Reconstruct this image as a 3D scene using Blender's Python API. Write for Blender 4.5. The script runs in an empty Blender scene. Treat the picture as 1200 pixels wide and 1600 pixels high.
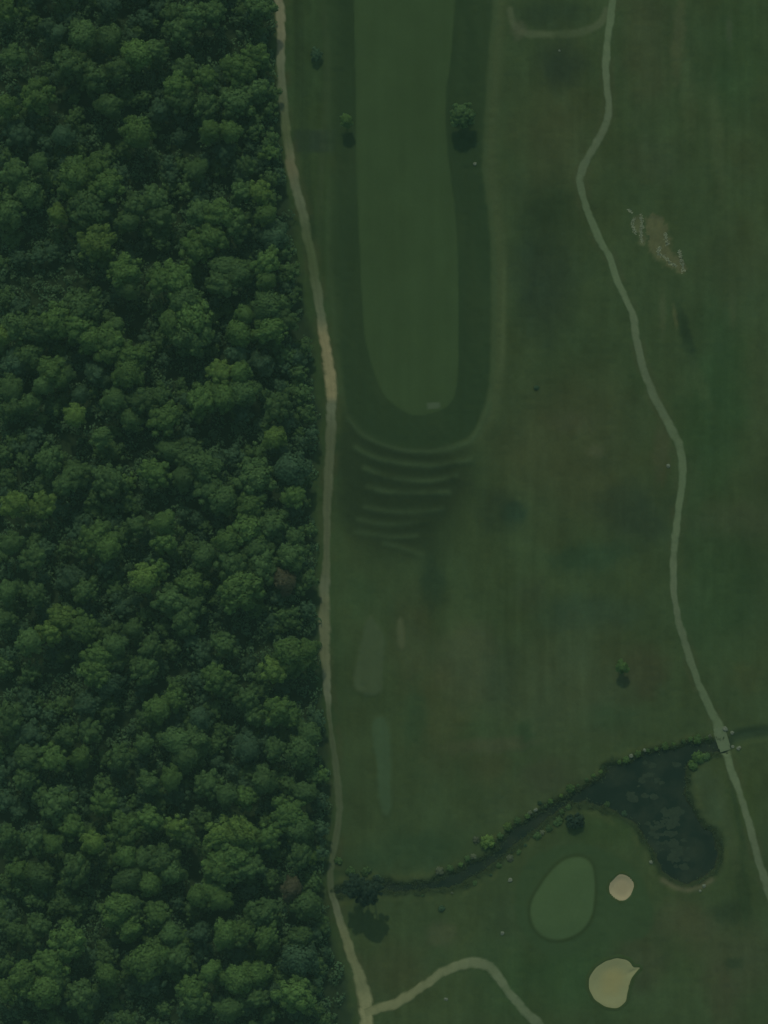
import bpy, bmesh, math, random
import numpy as np
from mathutils import Vector, Matrix, Euler

random.seed(7)
RNG = np.random.default_rng(7)
SC = bpy.context.scene
COL = SC.collection
PI = math.pi

# ------------------------------------------------------------------ camera, sky, sun, exposure
# one photograph pixel is 0.2 m on the ground; the survey camera hangs 1200 m up and looks straight down
H = 1200.0
MPP = 0.2
cam_d = bpy.data.cameras.new('survey_camera')
cam = bpy.data.objects.new('survey_camera', cam_d)
COL.objects.link(cam)
cam.location = (0, 0, H)
cam.rotation_euler = (0, 0, 0)
cam_d.sensor_fit = 'VERTICAL'
cam_d.angle_y = 2 * math.atan(160.0 / H)
cam_d.clip_start = 1.0
cam_d.clip_end = 9000.0
SC.camera = cam

SUN_EL, SUN_AZ = 46.0, -7.0            # azimuth from +Y, negative = towards -X
world = bpy.data.worlds.new('World')
SC.world = world
world.use_nodes = True
wn = world.node_tree
bg = wn.nodes['Background']
sky = wn.nodes.new('ShaderNodeTexSky')
sky.sky_type = 'NISHITA'
sky.sun_disc = False
sky.sun_elevation = math.radians(SUN_EL)
sky.sun_rotation = math.radians(SUN_AZ)
wn.links.new(sky.outputs[0], bg.inputs[0])
bg.inputs[1].default_value = 0.15
sun_d = bpy.data.lights.new('sun', 'SUN')
sun_d.energy = 2.0
sun_d.angle = math.radians(0.5)
sun_d.color = (1.0, 0.965, 0.90)
sun = bpy.data.objects.new('sun', sun_d)
COL.objects.link(sun)
sun_pos = Vector((math.sin(math.radians(SUN_AZ)) * math.cos(math.radians(SUN_EL)),
                  math.cos(math.radians(SUN_AZ)) * math.cos(math.radians(SUN_EL)),
                  math.sin(math.radians(SUN_EL))))
sun.rotation_euler = (-sun_pos).to_track_quat('-Z', 'Y').to_euler()
sun.location = (0, 0, 300)

SC.view_settings.view_transform = 'Standard'
SC.view_settings.look = 'None'
SC.view_settings.gamma = 1.0
SC.view_settings.use_curve_mapping = False
SC.view_settings.exposure = -0.9
SC.render.engine = 'CYCLES'
SC.cycles.max_bounces = 6
SC.cycles.diffuse_bounces = 3
SC.cycles.transmission_bounces = 3

HAZE_COLOUR = (0.48, 0.95, 0.60, 1.0)
HAZE_DENSITY = 5.4e-5

K = np.array([2.76, 2.52, 2.05])       # albedo per unit of brightness in the photograph, under this daylight
VEIL = np.array([0.0067, 0.0151, 0.0101])   # the light the haze itself adds, which is not part of any surface

# ------------------------------------------------------------------ helpers
def lin(c):
    c = np.asarray(c, float) / 255.0
    return np.where(c <= 0.04045, c / 12.92, ((c + 0.055) / 1.055) ** 2.4)

def albedo(c):
    return np.clip(np.asarray(c) - VEIL, 0.0015, 1) * K

def P(px, py, z=0.0):
    """photo pixel -> world point at height z"""
    s = (H - z) / H
    return ((px - 600) * MPP * s, (800 - py) * MPP * s, z)

def PX(pts):
    a = np.asarray(pts, float)
    return np.stack([(a[:, 0] - 600) * MPP, (800 - a[:, 1]) * MPP], 1)

def smooth(a, b, x):
    t = np.clip((x - a) / (b - a), 0, 1)
    return t * t * (3 - 2 * t)

def catmull(pts, step=0.6, closed=False):
    p = np.asarray(pts, float)
    n = len(p)
    out = []
    rng = range(n) if closed else range(n - 1)
    for i in rng:
        if closed:
            a, b, c, d = p[(i - 1) % n], p[i], p[(i + 1) % n], p[(i + 2) % n]
        else:
            a, b, c, d = p[max(i - 1, 0)], p[i], p[i + 1], p[min(i + 2, n - 1)]
        L = np.linalg.norm((c - b)[:2])
        m = max(2, int(L / step))
        for k in range(m):
            t = k / m
            out.append(0.5 * ((2 * b) + (c - a) * t + (2 * a - 5 * b + 4 * c - d) * t ** 2 + (3 * b - a - 3 * c + d) * t ** 3))
    if not closed:
        out.append(p[-1])
    return np.array(out)

def vnoise(x, y, seed):
    """smooth value noise, -1..1"""
    xi = np.floor(x).astype(np.int64); yi = np.floor(y).astype(np.int64)
    fx = x - xi; fy = y - yi
    fx = fx * fx * (3 - 2 * fx); fy = fy * fy * (3 - 2 * fy)
    def h(i, j):
        n = (i * 374761393 + j * 668265263 + seed * 974634777) & 0x7fffffff
        n = ((n ^ (n >> 13)) * 1274126177) & 0x7fffffff
        n = (n ^ (n >> 16)) & 0xffff
        return n / 32767.5 - 1.0
    a = h(xi, yi); b = h(xi + 1, yi); c = h(xi, yi + 1); d = h(xi + 1, yi + 1)
    return (a * (1 - fx) + b * fx) * (1 - fy) + (c * (1 - fx) + d * fx) * fy

def fbm(x, y, seed, octs=4):
    s = 0; amp = 1; tot = 0
    for o in range(octs):
        s = s + amp * vnoise(x * 2 ** o, y * 2 ** o, seed + o * 17)
        tot += amp; amp *= 0.5
    return s / tot

def sd_poly(X, Y, poly):
    """signed distance (negative inside) from points to a closed polygon"""
    d = np.full(X.shape, 1e9); ins = np.zeros(X.shape, bool)
    n = len(poly)
    for i in range(n):
        ax, ay = poly[i]; bx, by = poly[(i + 1) % n]
        ex, ey = bx - ax, by - ay
        L = ex * ex + ey * ey + 1e-12
        t = np.clip(((X - ax) * ex + (Y - ay) * ey) / L, 0, 1)
        d = np.minimum(d, (X - ax - t * ex) ** 2 + (Y - ay - t * ey) ** 2)
        c = ((ay > Y) != (by > Y))
        with np.errstate(divide='ignore', invalid='ignore'):
            xx = ax + (Y - ay) * ex / (ey if abs(ey) > 1e-9 else 1e-9)
        ins ^= c & (X < xx)
    d = np.sqrt(d)
    return np.where(ins, -d, d)

def d_line(X, Y, pts):
    d = np.full(X.shape, 1e9)
    for i in range(len(pts) - 1):
        ax, ay = pts[i][:2]; bx, by = pts[i + 1][:2]
        ex, ey = bx - ax, by - ay
        L = ex * ex + ey * ey + 1e-12
        t = np.clip(((X - ax) * ex + (Y - ay) * ey) / L, 0, 1)
        d = np.minimum(d, (X - ax - t * ex) ** 2 + (Y - ay - t * ey) ** 2)
    return np.sqrt(d)

def local(fn, pts, margin, far):
    """evaluate a distance function only near its shape"""
    lo = np.min(pts, 0)[:2] - margin; hi = np.max(pts, 0)[:2] + margin
    m = (GX > lo[0]) & (GX < hi[0]) & (GY > lo[1]) & (GY < hi[1])
    out = np.full(GX.shape, far)
    if m.any():
        out[m] = fn(GX[m], GY[m], pts)
    return out

def tag(o, label=None, cat=None, group=None, kind=None):
    if label: o['label'] = label
    if cat: o['category'] = cat
    if group: o['group'] = group
    if kind: o['kind'] = kind
    return o

def empty(name, loc=(0, 0, 0), rz=0.0):
    o = bpy.data.objects.new(name, None)
    o.location = loc; o.rotation_euler = (0, 0, rz)
    o.empty_display_size = 0.5
    COL.objects.link(o)
    return o

def mesh_obj(name, verts, faces, mat, parent=None, smooth_sh=True, attrs=None):
    me = bpy.data.meshes.new(name)
    me.from_pydata([tuple(v) for v in verts], [], [tuple(f) for f in faces])
    if attrs:
        for k, v in attrs.items():
            a = me.color_attributes.new(k, 'FLOAT_COLOR', 'POINT')
            v = np.asarray(v, np.float32)
            if v.shape[1] == 3:
                v = np.concatenate([v, np.ones((len(v), 1), np.float32)], 1)
            a.data.foreach_set('color', v.ravel())
    me.update()
    if smooth_sh:
        me.polygons.foreach_set('use_smooth', [True] * len(me.polygons))
    me.materials.append(mat)
    o = bpy.data.objects.new(name, me)
    COL.objects.link(o)
    if parent: o.parent = parent
    return o

# ------------------------------------------------------------------ materials
def new_mat(name):
    m = bpy.data.materials.new(name)
    m.use_nodes = True
    nt = m.node_tree
    b = nt.nodes['Principled BSDF']
    b.inputs['Roughness'].default_value = 0.95
    b.inputs['Specular IOR Level'].default_value = 0.1
    return m, nt, b

def noise_node(nt, scale, detail=3.0, rough=0.6, vec=None):
    n = nt.nodes.new('ShaderNodeTexNoise')
    n.inputs['Scale'].default_value = scale
    n.inputs['Detail'].default_value = detail
    n.inputs['Roughness'].default_value = rough
    if vec is not None: nt.links.new(vec, n.inputs['Vector'])
    return n

def math_node(nt, op, a, b=None, c=None):
    n = nt.nodes.new('ShaderNodeMath'); n.operation = op
    for i, v in enumerate((a, b, c)):
        if v is None: continue
        if isinstance(v, (int, float)): n.inputs[i].default_value = v
        else: nt.links.new(v, n.inputs[i])
    return n.outputs[0]

def vary(nt, color_socket, amount_socket):
    """scale a colour by a factor"""
    n = nt.nodes.new('ShaderNodeVectorMath'); n.operation = 'SCALE'
    nt.links.new(color_socket, n.inputs[0])
    nt.links.new(amount_socket, n.inputs['Scale'])
    return n.outputs[0]

def turf_material(name, attr='turf', fine=0.5, coarse=0.22, bump=0.35, bump_dist=0.12):
    m, nt, b = new_mat(name)
    a = nt.nodes.new('ShaderNodeAttribute'); a.attribute_name = attr
    g = nt.nodes.new('ShaderNodeNewGeometry')
    n1 = noise_node(nt, 1.1, 4, 0.7, g.outputs['Position'])
    n2 = noise_node(nt, 0.16, 3, 0.6, g.outputs['Position'])
    f1 = math_node(nt, 'MULTIPLY_ADD', n1.outputs[0], fine, 1 - fine / 2)
    f2 = math_node(nt, 'MULTIPLY_ADD', n2.outputs[0], coarse, 1 - coarse / 2)
    f = math_node(nt, 'MULTIPLY', f1, f2)
    c = vary(nt, a.outputs['Color'], f)
    nt.links.new(c, b.inputs['Base Color'])
    bm = nt.nodes.new('ShaderNodeBump')
    bm.inputs['Strength'].default_value = bump
    bm.inputs['Distance'].default_value = bump_dist
    nt.links.new(n1.outputs[0], bm.inputs['Height'])
    nt.links.new(bm.outputs[0], b.inputs['Normal'])
    return m

M_TURF = turf_material('turf')
M_MOWN = turf_material('mown_turf', fine=0.22, coarse=0.16, bump=0.15)
M_GRAVEL = turf_material('gravel', fine=0.34, coarse=0.3, bump=0.3, bump_dist=0.05)
M_SAND = turf_material('sand', fine=0.14, coarse=0.14, bump=0.3, bump_dist=0.06)

def flat_material(name, rgb, fine=0.3, scale=3.0, rough=0.9):
    m, nt, b = new_mat(name)
    b.inputs['Roughness'].default_value = rough
    tc = nt.nodes.new('ShaderNodeTexCoord')
    n1 = noise_node(nt, scale, 4, 0.65, tc.outputs['Object'])
    f1 = math_node(nt, 'MULTIPLY_ADD', n1.outputs[0], fine * 2, 1 - fine)
    rgbn = nt.nodes.new('ShaderNodeRGB'); rgbn.outputs[0].default_value = (*rgb, 1)
    nt.links.new(vary(nt, rgbn.outputs[0], f1), b.inputs['Base Color'])
    bm = nt.nodes.new('ShaderNodeBump'); bm.inputs['Strength'].default_value = 0.4; bm.inputs['Distance'].default_value = 0.05
    nt.links.new(n1.outputs[0], bm.inputs['Height']); nt.links.new(bm.outputs[0], b.inputs['Normal'])
    return m

M_BARK = flat_material('bark', (0.09, 0.07, 0.05), 0.35, 4)
M_STONE = flat_material('pale_stone', (0.17, 0.20, 0.115), 0.2, 2)
M_CONCRETE = flat_material('concrete', (0.150, 0.20, 0.088), 0.25, 1.1)

def leaf_material(name, rgb, trans=0.33):
    m, nt, b = new_mat(name)
    b.inputs['Roughness'].default_value = 0.7
    b.inputs['Specular IOR Level'].default_value = 0.15
    a = nt.nodes.new('ShaderNodeAttribute'); a.attribute_name = 'tint'
    oi = nt.nodes.new('ShaderNodeObjectInfo')
    g = nt.nodes.new('ShaderNodeNewGeometry')
    n1 = noise_node(nt, 0.9, 3, 0.6, g.outputs['Position'])
    f1 = math_node(nt, 'MULTIPLY_ADD', n1.outputs[0], 0.5, 0.75)
    f2 = math_node(nt, 'MULTIPLY_ADD', oi.outputs['Random'], 0.34, 0.83)
    f = math_node(nt, 'MULTIPLY', f1, f2)
    f = math_node(nt, 'MULTIPLY', f, a.outputs['Fac'])
    rgbn = nt.nodes.new('ShaderNodeRGB'); rgbn.outputs[0].default_value = (*rgb, 1)
    c = vary(nt, rgbn.outputs[0], f)
    nt.links.new(c, b.inputs['Base Color'])
    tr = nt.nodes.new('ShaderNodeBsdfTranslucent')
    nt.links.new(c, tr.inputs[0])
    mx = nt.nodes.new('ShaderNodeMixShader'); mx.inputs[0].default_value = trans
    nt.links.new(b.outputs[0], mx.inputs[1]); nt.links.new(tr.outputs[0], mx.inputs[2])
    nt.links.new(mx.outputs[0], nt.nodes['Material Output'].inputs[0])
    return m

LEAF = [leaf_material('leaf_blue_green', (0.068, 0.138, 0.056)),
        leaf_material('leaf_mid_green', (0.090, 0.172, 0.046)),
        leaf_material('leaf_fresh_green', (0.106, 0.202, 0.044)),
        leaf_material('leaf_yellow_green', (0.138, 0.238, 0.046)),
        leaf_material('leaf_brownish', (0.105, 0.105, 0.048)),
        leaf_material('leaf_pale', (0.17, 0.21, 0.10)),
        leaf_material('leaf_dark', (0.036, 0.072, 0.036))]
M_UNDER = leaf_material('leaf_undergrowth', (0.085, 0.165, 0.060))

# ------------------------------------------------------------------ layout of the course, in photo pixels
TRACK = [(436, -40, 12), (437, 0, 12), (439, 60, 12), (439, 100, 12), (442, 150, 12), (447, 200, 12), (456, 265, 14), (473, 333, 13),
         (486, 400, 13), (496, 460, 13), (504, 513, 13), (513, 567, 15), (518, 607, 16), (518, 640, 13), (516, 700, 13),
         (512, 767, 12), (511, 833, 10), (510, 880, 10), (507, 933, 15), (507, 1000, 15), (509, 1045, 13), (513, 1100, 8),
         (517, 1140, 7), (523, 1183, 9), (527, 1215, 10), (530, 1250, 12), (529, 1283, 9), (523, 1317, 9), (518, 1350, 9),
         (516, 1383, 9), (524, 1415, 9), (535, 1450, 12), (552, 1500, 13), (563, 1533, 16), (571, 1562, 18), (573, 1600, 17), (573, 1650, 17)]
BRANCH = [(570, 1582, 14), (590, 1576, 14), (613, 1569, 13), (640, 1555, 13), (667, 1537, 13), (693, 1518, 13), (720, 1507, 14), (745, 1504, 15),
          (765, 1511, 14), (783, 1533, 12), (800, 1557, 12), (820, 1580, 13), (840, 1599, 14), (868, 1630, 14)]
CART = [(962, -40, 10), (958, 0, 10), (953, 33, 11), (949, 67, 11), (947, 100, 11), (949, 133, 11), (951, 165, 10), (948, 190, 11), (938, 213, 12), (922, 240, 11),
        (909, 267, 12), (906, 283, 11), (914, 317, 10), (926, 350, 11), (941, 383, 10), (952, 400, 10), (962, 433, 10), (982, 477, 10), (990, 500, 11),
        (995, 533, 11), (1003, 567, 11), (1014, 600, 12), (1029, 633, 12), (1047, 667, 12), (1062, 700, 12), (1067, 733, 11), (1064, 767, 10),
        (1060, 800, 10), (1056, 833, 12), (1053, 867, 10), (1052, 900, 10), (1054, 933, 9), (1061, 973, 11), (1074, 1017, 11), (1091, 1067, 10),
        (1107, 1102, 11), (1121, 1130, 15), (1129, 1158, 17), (1137, 1182, 12), (1143, 1203, 12), (1157, 1243, 11), (1169, 1283, 11), (1182, 1333, 11),
        (1198, 1383, 12), (1217, 1430, 12), (1240, 1480, 12)]
WATER = [(526, 1391), (560, 1386), (597, 1382), (633, 1384), (683, 1377), (702, 1370), (732, 1356), (770, 1336), (787, 1315), (808, 1295), (840, 1276),
         (860, 1261), (890, 1244), (920, 1228), (945, 1215), (949, 1196), (975, 1196), (992, 1187), (1020, 1177), (1050, 1172), (1075, 1164), (1095, 1163), (1117, 1161),
         (1130, 1160), (1131, 1174), (1117, 1174), (1096, 1178), (1076, 1194), (1070, 1210), (1072, 1240), (1085, 1270), (1097, 1290), (1115, 1303), (1121, 1325), (1117, 1352),
         (1100, 1371), (1075, 1379), (1052, 1374), (1033, 1355), (1022, 1330), (1008, 1307), (1000, 1292), (985, 1280), (967, 1271), (947, 1262),
         (925, 1256), (900, 1254), (880, 1259), (864, 1272), (836, 1294), (812, 1312), (792, 1331), (770, 1350), (745, 1367), (722, 1379), (683, 1387),
         (640, 1391), (600, 1390), (560, 1393), (526, 1398)]
DITCH = [(1131, 1166), (1150, 1152), (1175, 1146), (1200, 1145), (1250, 1147)]
BUNKER_A = [(971 + 19.5 * math.cos(t) + 0.6 * math.cos(3 * t + 1), 1387 + 21 * math.sin(t) + 0.5 * math.sin(2 * t)) for t in np.linspace(0, 2 * PI, 20, endpoint=False)]
BUNKER_B = [(958, 1498), (974, 1498), (985, 1504), (990, 1511), (1000, 1512), (994, 1519), (988, 1527), (983, 1541), (980, 1555), (976, 1567), (964, 1575), (947, 1573), (929, 1561), (920, 1542), (923, 1523), (937, 1507)]
OLD_BUNKER = [(1007, 340), (1022, 336), (1036, 341), (1043, 358), (1048, 380), (1056, 396), (1068, 406), (1074, 425), (1062, 428), (1050, 418), (1038, 411), (1025, 401), (1014, 388), (1007, 370)]
OLD_LOBE = [(990, 342), (1000, 336), (1005, 345), (1006, 362), (1008, 380), (1001, 380), (996, 368), (989, 356)]
GREEN = [(900, 1339), (915, 1342), (925, 1353), (929, 1380), (928, 1407), (924, 1430), (910, 1452), (890, 1464), (870, 1468), (850, 1463), (835, 1448),
         (829, 1427), (832, 1407), (843, 1387), (860, 1363), (880, 1345)]
FAIRWAY = [(553, -60), (553, 0), (556, 133), (557, 270), (563, 400), (566, 470), (570, 520), (578, 560), (588, 590), (603, 620), (628, 641), (655, 649), (683, 643),
           (704, 630), (713, 605), (716, 560), (716, 480), (715, 400), (710, 320), (703, 267), (697, 205), (697, 140), (703, 100), (711, 0), (711, -60)]
BAND = [(517, -60), (518, 0), (520, 200), (520, 400), (527, 500), (533, 580), (548, 648), (573, 677), (607, 693), (650, 701), (700, 694), (733, 680), (750, 652), (760, 620),
        (766, 565), (767, 400), (761, 320), (754, 247), (762, 100), (770, 0), (770, -60)]
APRON = [(805, 1395), (822, 1350), (860, 1325), (905, 1318), (950, 1330), (990, 1355), (1015, 1400), (1020, 1440), (1005, 1466), (960, 1470), (925, 1478), (880, 1495), (835, 1480), (810, 1445)]
ARCS = [[(545, 655), (565, 678), (587, 690), (612, 699), (640, 705), (683, 705), (727, 694), (748, 674), (765, 630)],
        [(556, 700), (587, 716), (633, 725), (683, 728), (735, 719)],
        [(570, 732), (590, 741), (613, 747), (667, 752), (712, 745)],
        [(575, 763), (605, 769), (633, 771), (700, 770)],
        [(570, 793), (605, 799), (640, 800), (690, 796)],
        [(560, 812), (590, 818), (620, 820), (670, 815)],
        [(556, 832), (585, 836), (615, 840), (650, 838)],
        [(600, 850), (630, 857), (660, 868)]]
FOREST = [(-160, -160), (428, -160), (430, 60), (432, 130), (438, 200), (445, 270), (458, 340), (466, 400), (478, 470), (490, 540), (496, 600), (503, 650), (500, 700), (494, 740), (492, 800),
          (497, 840), (496, 900), (500, 960), (500, 1020), (506, 1100), (512, 1140), (516, 1200), (518, 1260), (512, 1320), (506, 1380), (512, 1430), (530, 1490),
          (545, 1540), (556, 1600), (556, 1760), (-160, 1760)]
TEES = [[(572, 970), (586, 968), (600, 1000), (598, 1060), (590, 1084), (568, 1084), (553, 1070), (558, 1030)],
        [(582, 1128), (605, 1128), (610, 1200), (610, 1268), (596, 1268), (588, 1200)],
        [(621, 970), (629, 970), (633, 1010), (624, 1012)]]
MAT = [(667, 630), (687, 628), (688, 637), (668, 640)]

# ------------------------------------------------------------------ the ground lattice: heights and colours
inner_x = np.arange(-136, 136.01, 0.5); inner_y = np.arange(-176, 176.01, 0.5)
far = np.array([4, 12, 30, 70, 160, 400, 1000, 2600])
XS = np.concatenate([-136 - far[::-1], inner_x, 136 + far]); YS = np.concatenate([-176 - far[::-1], inner_y, 176 + far])
GX, GY = np.meshgrid(XS, YS)
NXL, NYL = len(XS), len(YS)
px = GX / MPP + 600; py = 800 - GY / MPP              # the same lattice in photo pixels (layout only)
wob = fbm(GX * 0.35, GY * 0.35, 3, 3)

wpoly = catmull(PX(WATER), 1.0, True)
wob2 = fbm(GX / 1.7, GY / 1.7, 8, 3)
sd_water = local(sd_poly, wpoly, 14, 14.0) + wob * 0.6 + wob2 * 1.0
d_ditch = local(d_line, PX(DITCH), 12, 12.0)
sd_fair = local(sd_poly, catmull(PX(FAIRWAY), 1.5, True), 25, 25.0)
sd_band = local(sd_poly, catmull(PX(BAND), 1.5, True), 25, 25.0)
sd_green = local(sd_poly, catmull(PX(GREEN), 1.0, True), 14, 14.0)
sd_apron = local(sd_poly, catmull(PX(APRON), 1.5, True), 14, 14.0)
sd_forest = local(sd_poly, PX(FOREST), 30, 30.0) + wob * 1.5
bpolys = [catmull(PX(BUNKER_A), 0.5, True), catmull(PX(BUNKER_B), 0.5, True)]
sd_b = [local(sd_poly, b, 8, 8.0) for b in bpolys]
obpolys = [catmull(PX(OLD_BUNKER), 0.6, True), catmull(PX(OLD_LOBE), 0.5, True)]
sd_ob = [local(sd_poly, b, 8, 8.0) for b in obpolys]
d_arcs = [local(d_line, catmull(PX(a), 1.0), 6, 6.0) for a in ARCS]
sd_tees = [local(sd_poly, catmull(PX(t), 0.8, True), 8, 8.0) for t in TEES]
sd_mat = local(sd_poly, PX(MAT), 5, 5.0)
d_track = local(d_line, PX([p[:2] for p in TRACK]), 14, 14.0)
d_cart = local(d_line, PX([p[:2] for p in CART]), 14, 14.0)
d_branch = local(d_line, PX([p[:2] for p in BRANCH]), 14, 14.0)

WATER_Z = -0.75
GZ = 0.35 * fbm(GX / 28, GY / 28, 11, 3) * smooth(0, 40, 400 - np.maximum(abs(GX), abs(GY)))
GZ = GZ - 1.9 * (1 - smooth(-2.2, 1.6, sd_water))
GZ = GZ - 0.8 * (1 - smooth(0.3, 3.0, d_ditch + wob * 0.5))
for i, d in enumerate(d_arcs):                         # the low curved grass ridges below the fairway
    GZ = GZ + (0.50 if i else 0.42) * (0.75 + 0.45 * fbm(GX / 9, GY / 9, 40 + i, 2)) * np.exp(-(d / 1.15) ** 2) * (0.6 if i > 3 else 1.0)
GZ = GZ + 0.5 * (1 - smooth(-5, 3, sd_green))
for s in sd_b:
    GZ = GZ - 1.0 * (1 - smooth(-1.2, 0.0, s))
for s in sd_ob:
    GZ = GZ - 0.35 * (1 - smooth(-1.6, 0.4, s))
for s in sd_tees:
    GZ = GZ + 0.25 * (1 - smooth(-0.6, 1.0, s))
GZ = GZ + 0.10 * vnoise(GX / 1.6, GY / 1.6, 77) * smooth(0, 3, sd_fair) * smooth(0, 2, sd_green)

def height_at(x, y):
    i = int(np.clip(np.searchsorted(XS, x) - 1, 0, NXL - 2)); j = int(np.clip(np.searchsorted(YS, y) - 1, 0, NYL - 2))
    u = (x - XS[i]) / (XS[i + 1] - XS[i]); v = (y - YS[j]) / (YS[j + 1] - YS[j])
    return float((GZ[j, i] * (1 - u) + GZ[j, i + 1] * u) * (1 - v) + (GZ[j + 1, i] * (1 - u) + GZ[j + 1, i + 1] * u) * v)

CLR = np.empty(GX.shape + (3,))
CLR[:] = lin((46.5, 63.5, 41))
def paint(rgb, mask):
    global CLR
    m = np.clip(mask, 0, 1)[..., None]
    CLR = CLR * (1 - m) + lin(rgb) * m
def ell(cx, cy, rx, ry, soft=0.6, rot=0.0, seed=0, rag=0.35):
    c, s = math.cos(rot), math.sin(rot)
    dx, dy = px - cx, py - cy
    q = np.sqrt(((dx * c + dy * s) / rx) ** 2 + ((-dx * s + dy * c) / ry) ** 2)
    q = q + rag * fbm(px / (0.6 * max(min(rx, ry), 12)), py / (0.6 * max(min(rx, ry), 12)), 200 + seed, 3)
    return 1 - smooth(1 - soft, 1 + soft * 0.5, q)
def blot(rgb, amt, cx, cy, rx, ry, soft=0.6, rot=0.0, seed=0, rag=0.35):
    """a soft ragged patch of another grass colour"""
    global px, py
    R = max(rx, ry) * (1 + soft) * 1.25 + 4
    i0, i1 = np.searchsorted(px[0], (cx - R, cx + R)); 
    yy = -py[:, 0]; j0, j1 = np.searchsorted(yy, (-(cy + R), -(cy - R)))
    PXF, PYF = px, py
    px, py = px[j0:j1, i0:i1], py[j0:j1, i0:i1]
    m = np.clip(amt * ell(cx, cy, rx, ry, soft, rot, seed, rag), 0, 1)[..., None]
    px, py = PXF, PYF
    CLR[j0:j1, i0:i1] = CLR[j0:j1, i0:i1] * (1 - m) + lin(rgb) * m
def streak(wx, wy, seed):
    return fbm(px / wx, py / wy, seed, 3)

# broad tones of the rough
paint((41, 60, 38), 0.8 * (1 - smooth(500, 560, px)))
blot((50, 60, 40), 0.65, 890, 700, 130, 130, 0.8, 0, 1)
blot((50, 61, 40), 0.7, 870, 220, 70, 160, 0.8, 0, 2)
blot((36, 52, 38), 0.8, 850, 430, 55, 110, 0.8, 0, 3)
blot((36, 54, 36), 0.7, 860, 330, 60, 60, 0.8, 0, 4)
blot((34, 50, 38), 0.7, 880, 100, 40, 45, 0.8, 0, 5)
blot((36, 52, 37), 0.7, 860, 20, 60, 26, 0.8, 0, 6)
blot((50, 62, 42), 0.7, 1010, 60, 40, 140, 0.7, 0, 7)
blot((42, 64, 40), 0.6, 1150, 90, 60, 110, 0.7, 0, 8)
blot((39, 62, 39), 0.7, 1120, 620, 60, 170, 0.7, 0.1, 9)
blot((50, 65, 43), 0.6, 1150, 420, 60, 90, 0.7, 0, 10)
blot((49, 65, 43), 0.5, 1190, 640, 22, 200, 0.7, 0, 11)
blot((52, 65, 45), 0.6, 1160, 815, 70, 34, 0.7, 0, 12)
blot((39, 60, 38), 0.7, 1130, 930, 70, 110, 0.7, 0, 13)
blot((38, 54, 39), 0.75, 990, 810, 70, 55, 0.7, 0.2, 14)
blot((37, 58, 40), 0.7, 910, 870, 80, 26, 0.7, -0.15, 15)
blot((41, 60, 44), 0.6, 920, 960, 80, 34, 0.7, 0, 16)
blot((50, 64, 44), 0.75, 880, 1070, 130, 100, 0.8, 0, 17)
blot((55, 66, 46), 0.65, 730, 1040, 55, 75, 0.5, 0.1, 18)
blot((52, 62, 40), 0.5, 685, 1120, 40, 110, 0.7, 0, 19)
blot((51, 60, 40), 0.45, 650, 1010, 45, 90, 0.7, 0, 20)
blot((40, 60, 40), 0.7, 650, 1120, 20, 60, 0.7, 0, 21)
blot((37, 55, 38), 0.8, 675, 910, 22, 50, 0.6, 0, 22)
blot((38, 54, 38), 0.6, 780, 800, 45, 40, 0.6, 0, 23)
blot((35, 54, 39), 0.8, 805, 800, 22, 20, 0.6, 0, 24)
blot((40, 60, 40), 0.7, 660, 1330, 100, 40, 0.7, 0, 25)
blot((40, 60, 40), 0.6, 560, 1350, 60, 30, 0.7, 0, 26)
blot((37, 58, 38), 0.6, 820, 1150, 16, 26, 0.6, 0, 27)
blot((48, 62, 42), 0.6, 850, 1230, 110, 50, 0.8, -0.4, 28)
blot((58, 66, 48), 0.5, 770, 1165, 70, 14, 0.7, -0.05, 29)
blot((40, 62, 38), 0.7, 880, 1530, 140, 70, 0.8, 0, 30)
blot((45, 65, 40), 0.7, 950, 1300, 70, 34, 0.7, 0, 31)
blot((53, 61, 43), 0.6, 1075, 1440, 50, 40, 0.6, 0, 32)
blot((51, 60, 42), 0.55, 1150, 1500, 70, 60, 0.7, 0.3, 33)
blot((38, 54, 37), 0.8, 1140, 1425, 34, 22, 0.6, 0, 34)
blot((38, 54, 37), 0.8, 1148, 1505, 18, 10, 0.6, 0, 35)
blot((51, 60, 43), 0.5, 1130, 1560, 30, 60, 0.7, -0.3, 36)
blot((55, 66, 46), 0.7, 690, 1460, 28, 24, 0.6, 0, 37)
blot((50, 60, 40), 0.5, 620, 1520, 60, 60, 0.8, 0, 38)
blot((57, 67, 47), 0.7, 930, 705, 16, 12, 0.7, 0, 39)
blot((54, 64, 45), 0.5, 890, 660, 40, 20, 0.7, 0, 40)
blot((46, 62, 43), 0.7, 1100, 1250, 34, 70, 0.6, -0.25, 41)
blot((57, 68, 46), 0.75, 1060, 60, 12, 70, 0.6, 0.05, 42)
blot((54, 70, 46), 0.6, 1075, 150, 14, 80, 0.7, -0.1, 43)
blot((56, 72, 48), 0.5, 1120, 220, 12, 110, 0.7, -0.1, 44)
blot((54, 68, 50), 0.6, 1140, 50, 6, 30, 0.7, 0, 45)
blot((58, 70, 48), 0.5, 1035, 490, 6, 40, 0.7, 0, 46)
blot((68, 78, 52), 0.7, 1055, 495, 3.5, 20, 0.6, -0.15, 47)
blot((34, 52, 36), 0.8, 1072, 525, 10, 60, 0.6, -0.25, 48)
blot((54, 68, 46), 0.5, 1145, 480, 6, 40, 0.7, 0, 49)
blot((50, 68, 44), 0.6, 1090, 590, 12, 60, 0.7, -0.4, 50)
blot((54, 63, 44), 0.6, 1035, 700, 16, 60, 0.6, 0.1, 51)
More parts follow.
